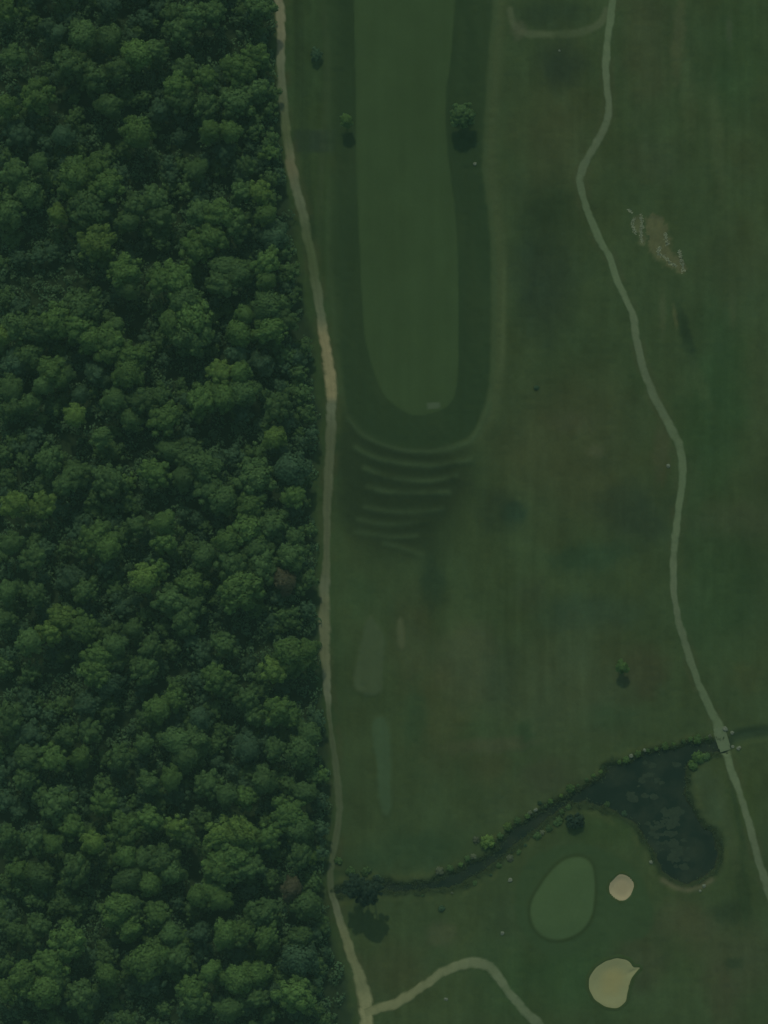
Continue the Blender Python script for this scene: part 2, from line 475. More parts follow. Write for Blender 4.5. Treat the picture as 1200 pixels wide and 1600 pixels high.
for q, (cx, cy, rx, ry) in enumerate([(545, 250, 30, 40), (560, 930, 25, 40), (760, 1200, 40, 30), (1010, 1050, 40, 50), (1000, 560, 20, 60), (830, 930, 30, 30), (1020, 250, 50, 40), (1160, 250, 30, 40),
                                      (1160, 1250, 30, 60), (1170, 1060, 30, 30), (780, 1060, 30, 60), (950, 1120, 40, 25), (1000, 1500, 50, 60), (700, 760, 30, 30), (820, 560, 40, 30), (790, 1430, 20, 40)]):
    t = RNG.uniform(-5, 5); u = RNG.uniform(-3, 4)
    blot((46 + u, 62 + t * 0.8, 41 - u * 0.4), 0.7, cx, cy, rx, ry, 0.7, 0, 60 + q)
blot((37, 55, 36), 0.8, 1162, 1390, 12, 55, 0.6, -0.1, 120)
blot((52, 67, 45), 0.5, 1140, 1300, 10, 90, 0.6, -0.2, 121)
blot((37, 55, 37), 0.6, 1150, 1260, 5, 80, 0.6, -0.2, 122)
# streaks left by the mowers, running up and down the course
open_ground = smooth(-1, 2, sd_forest)
amp = (0.05 + 0.06 * smooth(0.1, 0.6, fbm(px / 160, py / 200, 91, 2))) * open_ground
CLR *= (1 + amp * streak(9, 260, 90))[..., None]
CLR *= (1 + 0.10 * streak(40, 60, 92))[..., None]
warm = fbm(px / 45, py / 60, 93, 3)[..., None]
CLR *= 1 + warm * np.array([0.05, 0.0, -0.04])
CLR *= (1 + 0.09 * fbm(px / 60, py / 85, 113, 3) * open_ground)[..., None]
CLR *= (1 + (0.10 * fbm(px / 16, py / 26, 111, 3) + 0.05 * fbm(px / 5, py / 40, 112, 2)) * open_ground)[..., None]
# strips beside the left track
paint((36, 52, 41), 0.7 * (1 - smooth(24, 40, abs(px - 492))) * (1 - smooth(14, 20, abs(py - 220))))
paint((48, 64, 44), 0.35 * (1 - smooth(2, 8, abs(px - 505 - 5 * np.sin(py / 70)))) * (1 - smooth(300, 430, py)))
paint((36, 53, 35), 0.6 * (1 - smooth(4, 12, abs(px - 470 - (py - 100) * 0.05))) * (1 - smooth(340, 520, py)))
CLR *= (1 + 0.16 * fbm(px / 7, py / 240, 160, 3) * (1 - smooth(520, 545, px)) * (1 - smooth(380, 560, py)) * smooth(440, 460, px))[..., None]
# fairway, its darker surround, the pale ring round it, the curved ridges
m_ring = np.exp(-((sd_band - 2.6) / 2.2) ** 2) * smooth(600, 640, px + 0.0 * py) * (1 - smooth(650, 720, py))
paint((53, 68, 45), 0.8 * m_ring)
paint((49, 67, 45), 0.6 * np.exp(-((sd_band - 0.9) / 0.8) ** 2) * smooth(-0.5, 0.2, fbm(GX / 9, GY / 9, 150, 2) + 0.2))
paint((62, 78, 52), 0.5 * np.exp(-((px - 787 + 0.02 * (py - 480)) / 4) ** 2) * smooth(380, 440, py) * (1 - smooth(540, 600, py)))
blot((33, 48.5, 33), 0.95, 628, 760, 114, 128, 0.45, 0, 80, 0.2)
blot((34, 50, 34), 0.75, 558, 720, 34, 120, 0.5, 0, 81, 0.2)
for i, d in enumerate(d_arcs):
    paint((50, 69, 47), (0.6 if i < 4 else 0.45) * np.exp(-((d) / 0.95) ** 2) * smooth(-0.75, 0.1, fbm(GX / 7, GY / 7, 140 + i, 3)))
CLR_ROUGH = CLR.copy()
BASE = CLR.copy()
lsoft = (1 - smooth(540, 600, px)) * (1 - smooth(480, 620, py))
band_mask = (1 - smooth(-0.7 - 2.5 * lsoft, 0.7 + 2.5 * lsoft, sd_band + 0.4 * wob)) * (1 - 0.25 * smooth(-0.1, 0.6, fbm(px / 40, py / 120, 153, 3)))
fair_mask = 1 - smooth(-0.35, 0.35, sd_fair + 0.2 * wob)
blot((47, 58, 42), 0.45, 850, 1210, 40, 30, 0.6, 0, 82)
# paler loop track at the top, worn into the grass
loop = catmull(PX([(797, 15), (803, 38), (822, 51), (860, 54), (905, 51), (938, 36), (948, 15)]), 1.0)
d_loop = local(d_line, loop, 10, 10.0)
paint((61, 75, 53), 0.95 * (1 - smooth(0.5, 1.7, d_loop + 0.4 * wob)) * smooth(-0.5, 0.2, fbm(px / 30, py / 30, 95, 2) + 0.35))
blot((60, 70, 52), 0.6, 810, 47, 14, 16, 0.7, 0, 83)
# worn verges
paint((51, 62, 42), 0.5 * np.exp(-((d_cart - 1.6) / 1.0) ** 2) * smooth(-0.3, 0.5, fbm(px / 25, py / 25, 96, 2)))
paint((51, 61, 41), 0.55 * np.exp(-((d_track - 1.8) / 1.1) ** 2) * smooth(-0.3, 0.5, fbm(px / 30, py / 30, 97, 2)))
# banks: rank grass, dark growth with the bank's shade painted in, then mud
paint((56, 70, 44), 0.55 * np.exp(-((sd_water - 2.6) / 1.3) ** 2) * smooth(-0.3, 0.4, fbm(px / 14, py / 14, 98, 3)))
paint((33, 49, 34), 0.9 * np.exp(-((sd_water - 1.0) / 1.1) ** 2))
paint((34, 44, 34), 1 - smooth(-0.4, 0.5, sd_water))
paint((72, 78, 58), 0.7 * np.exp(-((local(d_line, PX([(1035, 1375), (1055, 1387), (1075, 1391), (1095, 1386), (1112, 1375)]), 6, 6.0)) / 0.8) ** 2))
paint((36, 54, 40), 0.7 * (1 - smooth(0.5, 2.6, d_ditch)))
# leaf litter under the wood
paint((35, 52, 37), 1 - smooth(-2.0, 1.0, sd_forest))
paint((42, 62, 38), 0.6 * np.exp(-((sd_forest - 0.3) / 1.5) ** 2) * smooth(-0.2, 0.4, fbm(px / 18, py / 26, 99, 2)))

def sheet_colours(clr):
    return albedo(clr).astype(np.float32)

def lattice_mesh(name, mask, z_off, clr, mat):
    """one sheet cut from the lattice; mask marks the vertices its cells must touch"""
    cell = mask[:-1, :-1] | mask[1:, :-1] | mask[:-1, 1:] | mask[1:, 1:]
    jj, ii = np.nonzero(cell)
    a = jj * NXL + ii
    quads = np.stack([a, a + 1, a + NXL + 1, a + NXL], 1)
    used, inv = np.unique(quads.ravel(), return_inverse=True)
    V = np.stack([GX.ravel()[used], GY.ravel()[used], GZ.ravel()[used] + z_off], 1).astype(np.float32)
    me = bpy.data.meshes.new(name)
    nq = len(quads)
    me.vertices.add(len(V)); me.vertices.foreach_set('co', V.ravel())
    me.loops.add(nq * 4); me.loops.foreach_set('vertex_index', inv.astype(np.int32).ravel())
    me.polygons.add(nq)
    me.polygons.foreach_set('loop_start', np.arange(0, nq * 4, 4, dtype=np.int32))
    me.polygons.foreach_set('loop_total', np.full(nq, 4, np.int32))
    me.polygons.foreach_set('use_smooth', np.ones(nq, bool))
    me.update(calc_edges=True)
    ca = me.color_attributes.new('turf', 'FLOAT_COLOR', 'POINT')
    c = sheet_colours(clr).reshape(-1, 3)[used]
    ca.data.foreach_set('color', np.concatenate([c, np.ones((len(c), 1), np.float32)], 1).astype(np.float32).ravel())
    me.materials.append(mat)
    o = bpy.data.objects.new(name, me)
    COL.objects.link(o)
    return o

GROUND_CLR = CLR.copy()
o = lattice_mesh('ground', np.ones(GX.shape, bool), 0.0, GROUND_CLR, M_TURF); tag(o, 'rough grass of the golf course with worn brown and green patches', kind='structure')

def sheet(name, rgb, mask, lvl, label, mod=None, mat=None):
    base = GROUND_CLR if lvl == 1 else sheet.under
    m = np.clip(mask, 0, 1)[..., None]
    own = np.broadcast_to(lin(rgb), GX.shape + (3,))
    if mod is not None: own = own * mod[..., None]
    c = base * (1 - m) + own * m
    o = lattice_mesh(name, mask > 0.01, 0.005 * lvl, c, mat or M_MOWN)
    tag(o, label, kind='structure')
    return c
stripes = 1 + 0.05 * streak(9, 330, 101) + 0.07 * streak(30, 50, 102)
sheet.under = sheet('semi_rough', (36.5, 54.5, 36), band_mask, 1, 'darker band of longer grass wrapped round the fairway', 1 + 0.07 * streak(12, 200, 103))
mow = 1 + 0.05 * fbm(px / 24, py / 900, 151, 2) + 0.04 * fbm(px / 60, py / 140, 152, 3)
sheet.under = sheet('fairway', (45, 64, 41), fair_mask, 2, 'long mown fairway ending in a rounded tip', stripes * mow)
sheet('tee_mat', (60, 76, 58), (1 - smooth(-0.25, 0.25, sd_mat)) * 0.8, 3, 'small pale patch at the rounded tip of the fairway')
sheet.under = sheet('green_apron', (43, 63, 41), (1 - smooth(-1.0, 0.8, sd_apron + 0.5 * wob)) * 0.8, 1, 'mown apron round the putting green and round bunker', 1 + 0.05 * streak(30, 30, 104))
sheet.under = sheet('green_collar', (40, 57, 36), 1 - smooth(0.6, 1.5, sd_green), 2, 'narrow dark collar round the putting green')
sheet.under = sheet('putting_green', (54.5, 75.5, 49.5), (1 - smooth(-0.5, 0.5, sd_green)) * (0.9 + 0.1 * fbm(px / 30, py / 30, 154, 2)), 3, 'smooth pale putting green',
                    1 + 0.04 * streak(22, 22, 105) + 0.08 * smooth(1350, 1460, py) * 0)
for s, c, l in zip(sd_tees, [(53, 69, 48), (50, 70, 49), (60, 72, 50)],
                   ['paddle-shaped pale teeing ground beside the track', 'long narrow pale teeing ground further down the track', 'thin pale strip of short grass beside the paddle-shaped tee']):
    sheet('teeing_ground', c, (1 - smooth(-0.8, 0.7, s + 0.5 * wob)) * 0.9, 1, l, 1 + 0.06 * streak(8, 60, 106))

# ------------------------------------------------------------------ water
def water_material():
    m, nt, b = new_mat('pond_water')
    g = nt.nodes.new('ShaderNodeNewGeometry')
    n1 = noise_node(nt, 0.13, 6, 0.62, g.outputs['Position'])
    n2 = noise_node(nt, 1.3, 3, 0.6, g.outputs['Position'])
    cr = nt.nodes.new('ShaderNodeValToRGB')
    cr.color_ramp.elements[0].position = 0.42; cr.color_ramp.elements[0].color = (0.013, 0.026, 0.014, 1)
    cr.color_ramp.elements[1].position = 0.70; cr.color_ramp.elements[1].color = (0.036, 0.050, 0.024, 1)
    nt.links.new(n1.outputs[0], cr.inputs[0]); nt.links.new(cr.outputs[0], b.inputs['Base Color'])
    b.inputs['Roughness'].default_value = 0.12
    b.inputs['Specular IOR Level'].default_value = 0.2
    b.inputs['IOR'].default_value = 1.33
    bm = nt.nodes.new('ShaderNodeBump'); bm.inputs['Strength'].default_value = 0.15; bm.inputs['Distance'].default_value = 0.03
    nt.links.new(n2.outputs[0], bm.inputs['Height']); nt.links.new(bm.outputs[0], b.inputs['Normal'])
    return m
M_WATER = water_material()
xs = np.arange(-18, 108.1, 2.0); ys = np.arange(-124, -68, 2.0)
wv, wf, idx = [], [], {}
for i in range(len(xs) - 1):
    for j in range(len(ys) - 1):
        cx, cy = xs[i] + 1, ys[j] + 1
        if sd_poly(np.array([cx]), np.array([cy]), wpoly)[0] < 3.5:
            f = []
            for (a, b) in ((i, j), (i + 1, j), (i + 1, j + 1), (i, j + 1)):
                if (a, b) not in idx:
                    idx[(a, b)] = len(wv); wv.append((xs[a], ys[b], WATER_Z))
                f.append(idx[(a, b)])
            wf.append(f)
o = mesh_obj('water', wv, wf, M_WATER); tag(o, 'dark still water of the stream and the pond', kind='structure')

# ------------------------------------------------------------------ tracks
def ribbon(name, pts, colour_fn, label, mat, thick=0.07):
    p = np.asarray(pts, float)
    q = np.concatenate([PX(p[:, :2]), p[:, 2:3] * MPP], 1)
    c = catmull(q, 0.7)
    n = len(c)
    T = np.gradient(c[:, :2], axis=0); T /= np.linalg.norm(T, axis=1)[:, None] + 1e-9
    N = np.stack([T[:, 1], -T[:, 0]], 1)
    us = np.array([-1.45, -1.12, -0.9, -0.45, 0.0, 0.45, 0.9, 1.12, 1.45])
    V, F, C = [], [], []
    for i in range(n):
        wl = 0.5 * c[i, 2] * (1 + 0.24 * float(fbm(np.array([i * 0.17]), np.array([0.3]), 301, 2)[0]))
        wr = 0.5 * c[i, 2] * (1 + 0.24 * float(fbm(np.array([i * 0.17]), np.array([7.3]), 302, 2)[0]))
        for u in us:
            w = wl if u < 0 else wr
            x, y = c[i, :2] + N[i] * u * w
            a = abs(u)
            nz = float(fbm(np.array([x * 0.55]), np.array([y * 0.55]), 303, 3)[0])
            e = 1.0 if a < 0.8 else (0.85 if a < 1 else (0.35 if a < 1.3 else 0.0))
            if e < 1: e = float(np.clip(e + 0.75 * nz, 0, 1)) if e > 0 else 0.0
            else: e = float(np.clip(0.97 + 0.35 * min(nz + 0.15, 0), 0, 1))
            z = height_at(x, y) + 0.012 + thick * (1 - smooth(0.8, 1.4, a)) * 1.0 + (0.03 if e == 0 else 0.02)
            V.append((x, y, z))
            i2 = int(np.clip(np.searchsorted(XS, x), 0, NXL - 1)); j2 = int(np.clip(np.searchsorted(YS, y), 0, NYL - 1))
            base = GROUND_CLR[j2, i2]
            own = lin(colour_fn(x / MPP + 600, 800 - y / MPP, u))
            C.append(albedo(base * (1 - e) + own * e))
    m = len(us)
    for i in range(n - 1):
        for k in range(m - 1):
            F.append((i * m + k, i * m + k + 1, (i + 1) * m + k + 1, (i + 1) * m + k))
    F = [f[::-1] for f in F]
    o = mesh_obj(name, V, F, mat, attrs={'turf': np.array(C)})
    tag(o, label, kind='structure')
    return o

def track_colour(x, y, u):
    c = np.array([77, 89, 70.])
    def mix(c, d, t): return c * (1 - t) + np.array(d, float) * t
    c = mix(c, (92, 98, 77), float(1 - smooth(50, 110, y)))
    c = mix(c, (66, 80, 56), float(np.exp(-((y - 200) / 50) ** 2)))
    c = mix(c, (80, 86, 65), float(np.exp(-((y - 260) / 22) ** 2)))
    c = mix(c, (58, 74, 50), float(np.exp(-((y - 400) / 70) ** 2)))
    c = mix(c, (101, 103, 77), float(smooth(490, 530, y) * (1 - smooth(618, 632, y))))
    c = mix(c, (66, 78, 58), float(smooth(640, 680, y) * (1 - smooth(880, 930, y))))
    c = mix(c, (78, 88, 66), float(smooth(910, 940, y) * (1 - smooth(1030, 1080, y))))
    c = mix(c, (60, 74, 54), float(smooth(1080, 1120, y) * (1 - smooth(1390, 1420, y))))
    c = mix(c, (84, 94, 68), float(smooth(1415, 1470, y)))
    c = mix(c, (96, 104, 76), float(smooth(1540, 1570, y)))
    if abs(u) < 0.3: c = c * 0.965
    return c
ribbon('gravel_track', TRACK, track_colour, 'pale gravel track along the edge of the wood', M_GRAVEL)
ribbon('branch_path', BRANCH, lambda x, y, u: (88 - 16 * float(smooth(600, 830, x)), 97 - 10 * float(smooth(600, 830, x)), 70 - 5 * float(smooth(600, 830, x))), 'gravel path curving off from the track towards the bottom edge', M_GRAVEL, 0.085)
CART = [(x, y, w * 0.92) for x, y, w in CART]
ribbon('cart_path', CART, lambda x, y, u: (69 + 2.5 * math.sin(y / 60.), 85 + 3 * math.sin(y / 60. + .5), 63 + 2 * math.sin(y / 60.)), 'narrow grey-green cart path winding down the right side', M_GRAVEL)

# ------------------------------------------------------------------ bunkers
def bunker(name, poly, rgb_rim, rgb_mid, label, depth=0.5):
    c = poly.mean(0)
    root = empty(name, (c[0], c[1], height_at(c[0] + 9, c[1])))
    z0 = root.location.z
    n = len(poly)
    V, C, F = [], [], []
    fr = [1.03, 0.97, 0.9, 0.8, 0.66, 0.5, 0.32, 0.15]
    for f in fr:
        for p in poly:
            q = c + (p - c) * f
            z = max(height_at(*(c + (p - c) * 1.08)), z0 - 0.2) * 0.0 + 0.03 - depth * float(smooth(0.0, 0.42, 1 - f)) + 0.05 * float(fbm(np.array([q[0] / 2]), np.array([q[1] / 2]), 55, 2)[0])
            V.append((q[0] - c[0], q[1] - c[1], z))
            t = float(smooth(0.25, 0.8, 1 - f)); 
            t = np.clip(t + 0.3 * float(fbm(np.array([q[0] / 3]), np.array([q[1] / 3]), 56, 2)[0]), 0, 1)
            C.append(albedo(lin(rgb_rim) * (1 - t) + lin(rgb_mid) * t))
    V.append((0, 0, -depth + 0.03)); C.append(albedo(lin(rgb_mid)))
    m = len(fr)
    for r in range(m - 1):
        for i in range(n):
            j = (i + 1) % n
            F.append((r * n + i, r * n + j, (r + 1) * n + j, (r + 1) * n + i))
    for i in range(n):
        F.append(((m - 1) * n + i, (m - 1) * n + (i + 1) % n, m * n))
    a = sum(poly[i][0] * poly[(i + 1) % n][1] - poly[(i + 1) % n][0] * poly[i][1] for i in range(n))
    if a < 0: F = [f[::-1] for f in F]
    mesh_obj('sand', V, F, M_SAND, root, attrs={'turf': np.array(C)})
    # raised grass lip
    V, C, F = [], [], []
    N = []
    for i in range(n):
        t = poly[(i + 1) % n] - poly[i - 1]; t = t / (np.linalg.norm(t) + 1e-9)
        N.append(np.array([t[1], -t[0]]) * (1 if a > 0 else -1))
    prof = [(-0.12, -0.05), (0.0, 0.10), (0.25, 0.16), (0.7, 0.10), (1.3, -0.08)]
    for d, z in prof:
        for i, p in enumerate(poly):
            q = p + N[i] * (d + (0.05 * math.sin(i * 0.9) if d < 0.1 else 0))
            V.append((q[0] - c[0], q[1] - c[1], z))
            C.append(albedo(lin((44, 61, 38) if d < 0.9 else (43, 63, 40))))
    for r in range(len(prof) - 1):
        for i in range(n):
            j = (i + 1) % n
            F.append((r * n + j, r * n + i, (r + 1) * n + i, (r + 1) * n + j))
    if a < 0: F = [f[::-1] for f in F]
    mesh_obj('grass_lip', V, F, M_TURF, root, attrs={'turf': np.array(C)})
    tag(root, label, 'bunker', 'sand bunkers by the putting green')
    return root
bunker('sand_bunker', bpolys[0], (112, 112, 88), (110, 109, 85), 'small round sand bunker close beside the putting green')
bunker('sand_bunker', bpolys[1], (98, 106, 77), (104, 107, 74), 'larger pear-shaped sand bunker with a spur at its upper right')

# the old overgrown bunker by the cart path
for lev, poly, nm, lab, rgb in ((0.006, obpolys[0], 'worn_bunker', 'long worn sandy hollow going back to grass, right of the cart path', (67, 75, 52)),
                           (0.011, obpolys[1], 'worn_bunker', 'narrow worn sandy hollow beside the longer one, nearer the cart path', (65, 76, 53))):
    c = poly.mean(0); root = empty(nm, (c[0], c[1], 0))
    s = local(sd_poly, poly, 4, 4.0)
    rag = s + 1.7 * fbm(GX / 1.5, GY / 1.5, 61, 3)
    msk = (1 - smooth(-0.6, 0.5, rag)) * 0.9
    mod = 1 + 0.16 * fbm(GX / 1.1, GY / 1.1, 62, 3)
    cl = GROUND_CLR * (1 - msk[..., None]) + lin(rgb) * mod[..., None] * msk[..., None]
    ob = lattice_mesh('sand', msk > 0.01, lev, cl, M_TURF)
    ob.parent = root; ob.matrix_parent_inverse = Matrix.Translation(root.location).inverted()
    tag(root, lab, 'bunker', 'worn bunkers by the cart path')

# ------------------------------------------------------------------ foliage
def ico(sub=1):
    bm = bmesh.new(); bmesh.ops.create_icosphere(bm, subdivisions=sub, radius=1.0)
    v = np.array([x.co[:] for x in bm.verts]); f = [tuple(q.index for q in x.verts) for x in bm.faces]
    bm.free(); return v, f
ICO1 = ico(1); ICO2 = ico(2)

def foliage_arrays(lobes, n_leaf, leaf, rng, up=0.35, core=0.80, floor=None):
    """leaf-sized faces over a cluster of lobes, with a rough inner mass; lobes = (cx,cy,cz,rx,rz)"""
    V, F, N, T = [], [], [], []
    area = np.array([l[3] ** 2 for l in lobes]); area = area / area.sum()
    for li, (cx, cy, cz, rx, rz) in enumerate(lobes):
        lt = rng.uniform(0.86, 1.14)
        base = len(V)
        v, f = ICO1 if rx < 2.2 else ICO2
        jit = 1 + 0.16 * rng.standard_normal(len(v))
        for k in range(len(v)):
            d = v[k] * jit[k] * core
            V.append((cx + d[0] * rx, cy + d[1] * rx, cz + d[2] * rz)); N.append(v[k]); T.append(lt)
        F += [tuple(base + q for q in t) for t in f]
        m = int(n_leaf * area[li])
        for _ in range(m):
            while True:
                d = rng.standard_normal(3); d /= np.linalg.norm(d)
                if d[2] > -0.45: break
            rr = rng.uniform(0.80, 1.20)
            p = np.array([cx + d[0] * rx * rr, cy + d[1] * rx * rr, cz + d[2] * rz * rr])
            inside = False
            for lj, (ax, ay, az, bx, bz) in enumerate(lobes):
                if lj != li and ((p[0] - ax) ** 2 + (p[1] - ay) ** 2) / bx ** 2 + (p[2] - az) ** 2 / bz ** 2 < 0.6:
                    inside = True; break
            if inside: continue
            nrm = d + 0.45 * rng.standard_normal(3) + np.array([0, 0, up]); nrm /= np.linalg.norm(nrm)
            a = np.cross(nrm, rng.standard_normal(3)); a /= np.linalg.norm(a) + 1e-9
            b = np.cross(nrm, a)
            s = leaf * rng.uniform(0.6, 1.25)
            base = len(V); t = lt * rng.uniform(0.82, 1.18)
            sn = 0.6 * d + 0.4 * nrm; sn /= np.linalg.norm(sn)
            for (u, w) in ((-1, -0.35), (0.1, -0.75), (1, 0.2), (-0.1, 0.75)):
                V.append(tuple(p + a * u * s * 0.5 + b * w * s * 0.5)); N.append(sn); T.append(t)
            F.append((base, base + 1, base + 2, base + 3))
    return np.array(V), F, np.array(N), np.array(T)

def foliage_mesh(name, arr, mat):
    V, F, N, T = arr
    me = bpy.data.meshes.new(name)
    me.from_pydata(V.tolist(), [], F)
    me.update()
    me.polygons.foreach_set('use_smooth', [True] * len(me.polygons))
    a = me.attributes.new('tint', 'FLOAT', 'POINT'); a.data.foreach_set('value', T.astype(np.float32))
    me.normals_split_custom_set_from_vertices(N.tolist())
    me.materials.append(mat)
    return me

def tube(V, F, pts, radii, n=7):
    base = len(V)
    pts = [Vector(p) for p in pts]
    for i, p in enumerate(pts):
        t = (pts[min(i + 1, len(pts) - 1)] - pts[max(i - 1, 0)]).normalized()
        a = t.cross(Vector((0.3, 1, 0.1))).normalized(); b = t.cross(a)
        for k in range(n):
            an = 2 * PI * k / n
            V.append(p + (a * math.cos(an) + b * math.sin(an)) * radii[i])
    for i in range(len(pts) - 1):
        for k in range(n):
            F.append((base + i * n + k, base + i * n + (k + 1) % n, base + (i + 1) * n + (k + 1) % n, base + (i + 1) * n + k))
    V.append(pts[-1]); top = len(V) - 1
    for k in range(n): F.append((base + (len(pts) - 1) * n + k, base + (len(pts) - 1) * n + (k + 1) % n, top))

CR = 4.5                                  # the radius the crown meshes are built at
def tree_meshes(seed, style):
    rng = np.random.default_rng(seed)
    lobes = []
    if style == 'round':
        n = 22; lobes.append((0, 0, 0.4, 2.9, 2.4))
    elif style == 'lumpy':
        n = 30; lobes.append((0, 0, 0, 2.6, 2.1))
    else:
        n = 34; lobes.append((rng.uniform(-.6, .6), rng.uniform(-.6, .6), -0.2, 2.4, 1.8))
    for k in range(n):
        a = k * 2.399963 + rng.uniform(-0.35, 0.35)
        q = math.sqrt((k + 0.5) / n)
        rad = q * CR * (0.80 if style == 'round' else 0.88) * rng.uniform(0.86, 1.10)
        r = CR * (0.23 if style == 'round' else 0.19) * rng.uniform(0.6, 1.6) * (1.1 - 0.2 * q)
        z = 2.1 * (1 - q ** 1.9) + rng.uniform(-0.7, 0.5) - 0.9 * q
        lobes.append((rad * math.cos(a), rad * math.sin(a), z, r, r * rng.uniform(0.75, 1.0)))
    crown = foliage_mesh('crown', foliage_arrays(lobes, {'round': 3400, 'lumpy': 3600, 'open': 3300}[style], 0.55, rng), LEAF[1])
    V, F = [], []
    ht = 10.0
    tube(V, F, [(0, 0, -0.3), (0.05, 0, 1.5), (0.1, 0.05, ht * 0.6), (0.05, 0.1, ht)], [0.38, 0.30, 0.24, 0.12], 8)
    for k in range(6):
        a = k * 1.05 + rng.uniform(-.3, .3); z0 = ht * rng.uniform(0.6, 0.9); L = rng.uniform(2.2, 3.4)
        tube(V, F, [(0.08, 0.05, z0), (math.cos(a) * L * 0.5, math.sin(a) * L * 0.5, z0 + 1.1), (math.cos(a) * L, math.sin(a) * L, z0 + 1.9)], [0.15, 0.10, 0.04], 5)
    tm = bpy.data.meshes.new('trunk'); tm.from_pydata([tuple(v) for v in V], [], F); tm.update()
    tm.polygons.foreach_set('use_smooth', [True] * len(tm.polygons)); tm.materials.append(M_BARK)
    return crown, tm, ht
VARIANTS = [tree_meshes(100 + i, s) for i, s in enumerate(['round', 'lumpy', 'open', 'round', 'lumpy', 'lumpy', 'open', 'round', 'lumpy', 'open', 'round', 'lumpy'])]
PROTO = []
for cm, tm, ht in VARIANTS:
    PROTO.append((bpy.data.objects.new('crown', cm), bpy.data.objects.new('trunk', tm), ht))
USED = [False] * len(PROTO)

def plant_tree(name, px_, py_, r_px, height, leaf, variant, label, cat='tree', group=None, squash=1.0):
    """crown centre appears at photo pixel px_,py_; height is the top of the crown"""
    r = r_px * MPP
    s = r / CR
    zc = height - 2.6 * s * squash                      # crown centre
    x, y, _ = P(px_, py_, zc)
    g = height_at(x, y)
    root = empty(name, (x, y, g), random.uniform(0, 2 * PI))
    c0, t0, ht = PROTO[variant]
    if USED[variant]: c, t = c0.copy(), t0.copy()
    else: c, t = c0, t0; USED[variant] = True
    COL.objects.link(c); COL.objects.link(t)
    c.parent = root; t.parent = root
    c.location = (0, 0, zc - g); c.scale = (s * random.uniform(0.88, 1.12), s * random.uniform(0.82, 1.16), s * squash)
    t.scale = (s * 0.9, s * 0.9, max(zc - g, 0.6) / ht)
    c.material_slots[0].link = 'OBJECT'; c.material_slots[0].material = LEAF[leaf]
    tag(root, label, cat, group)
    return root

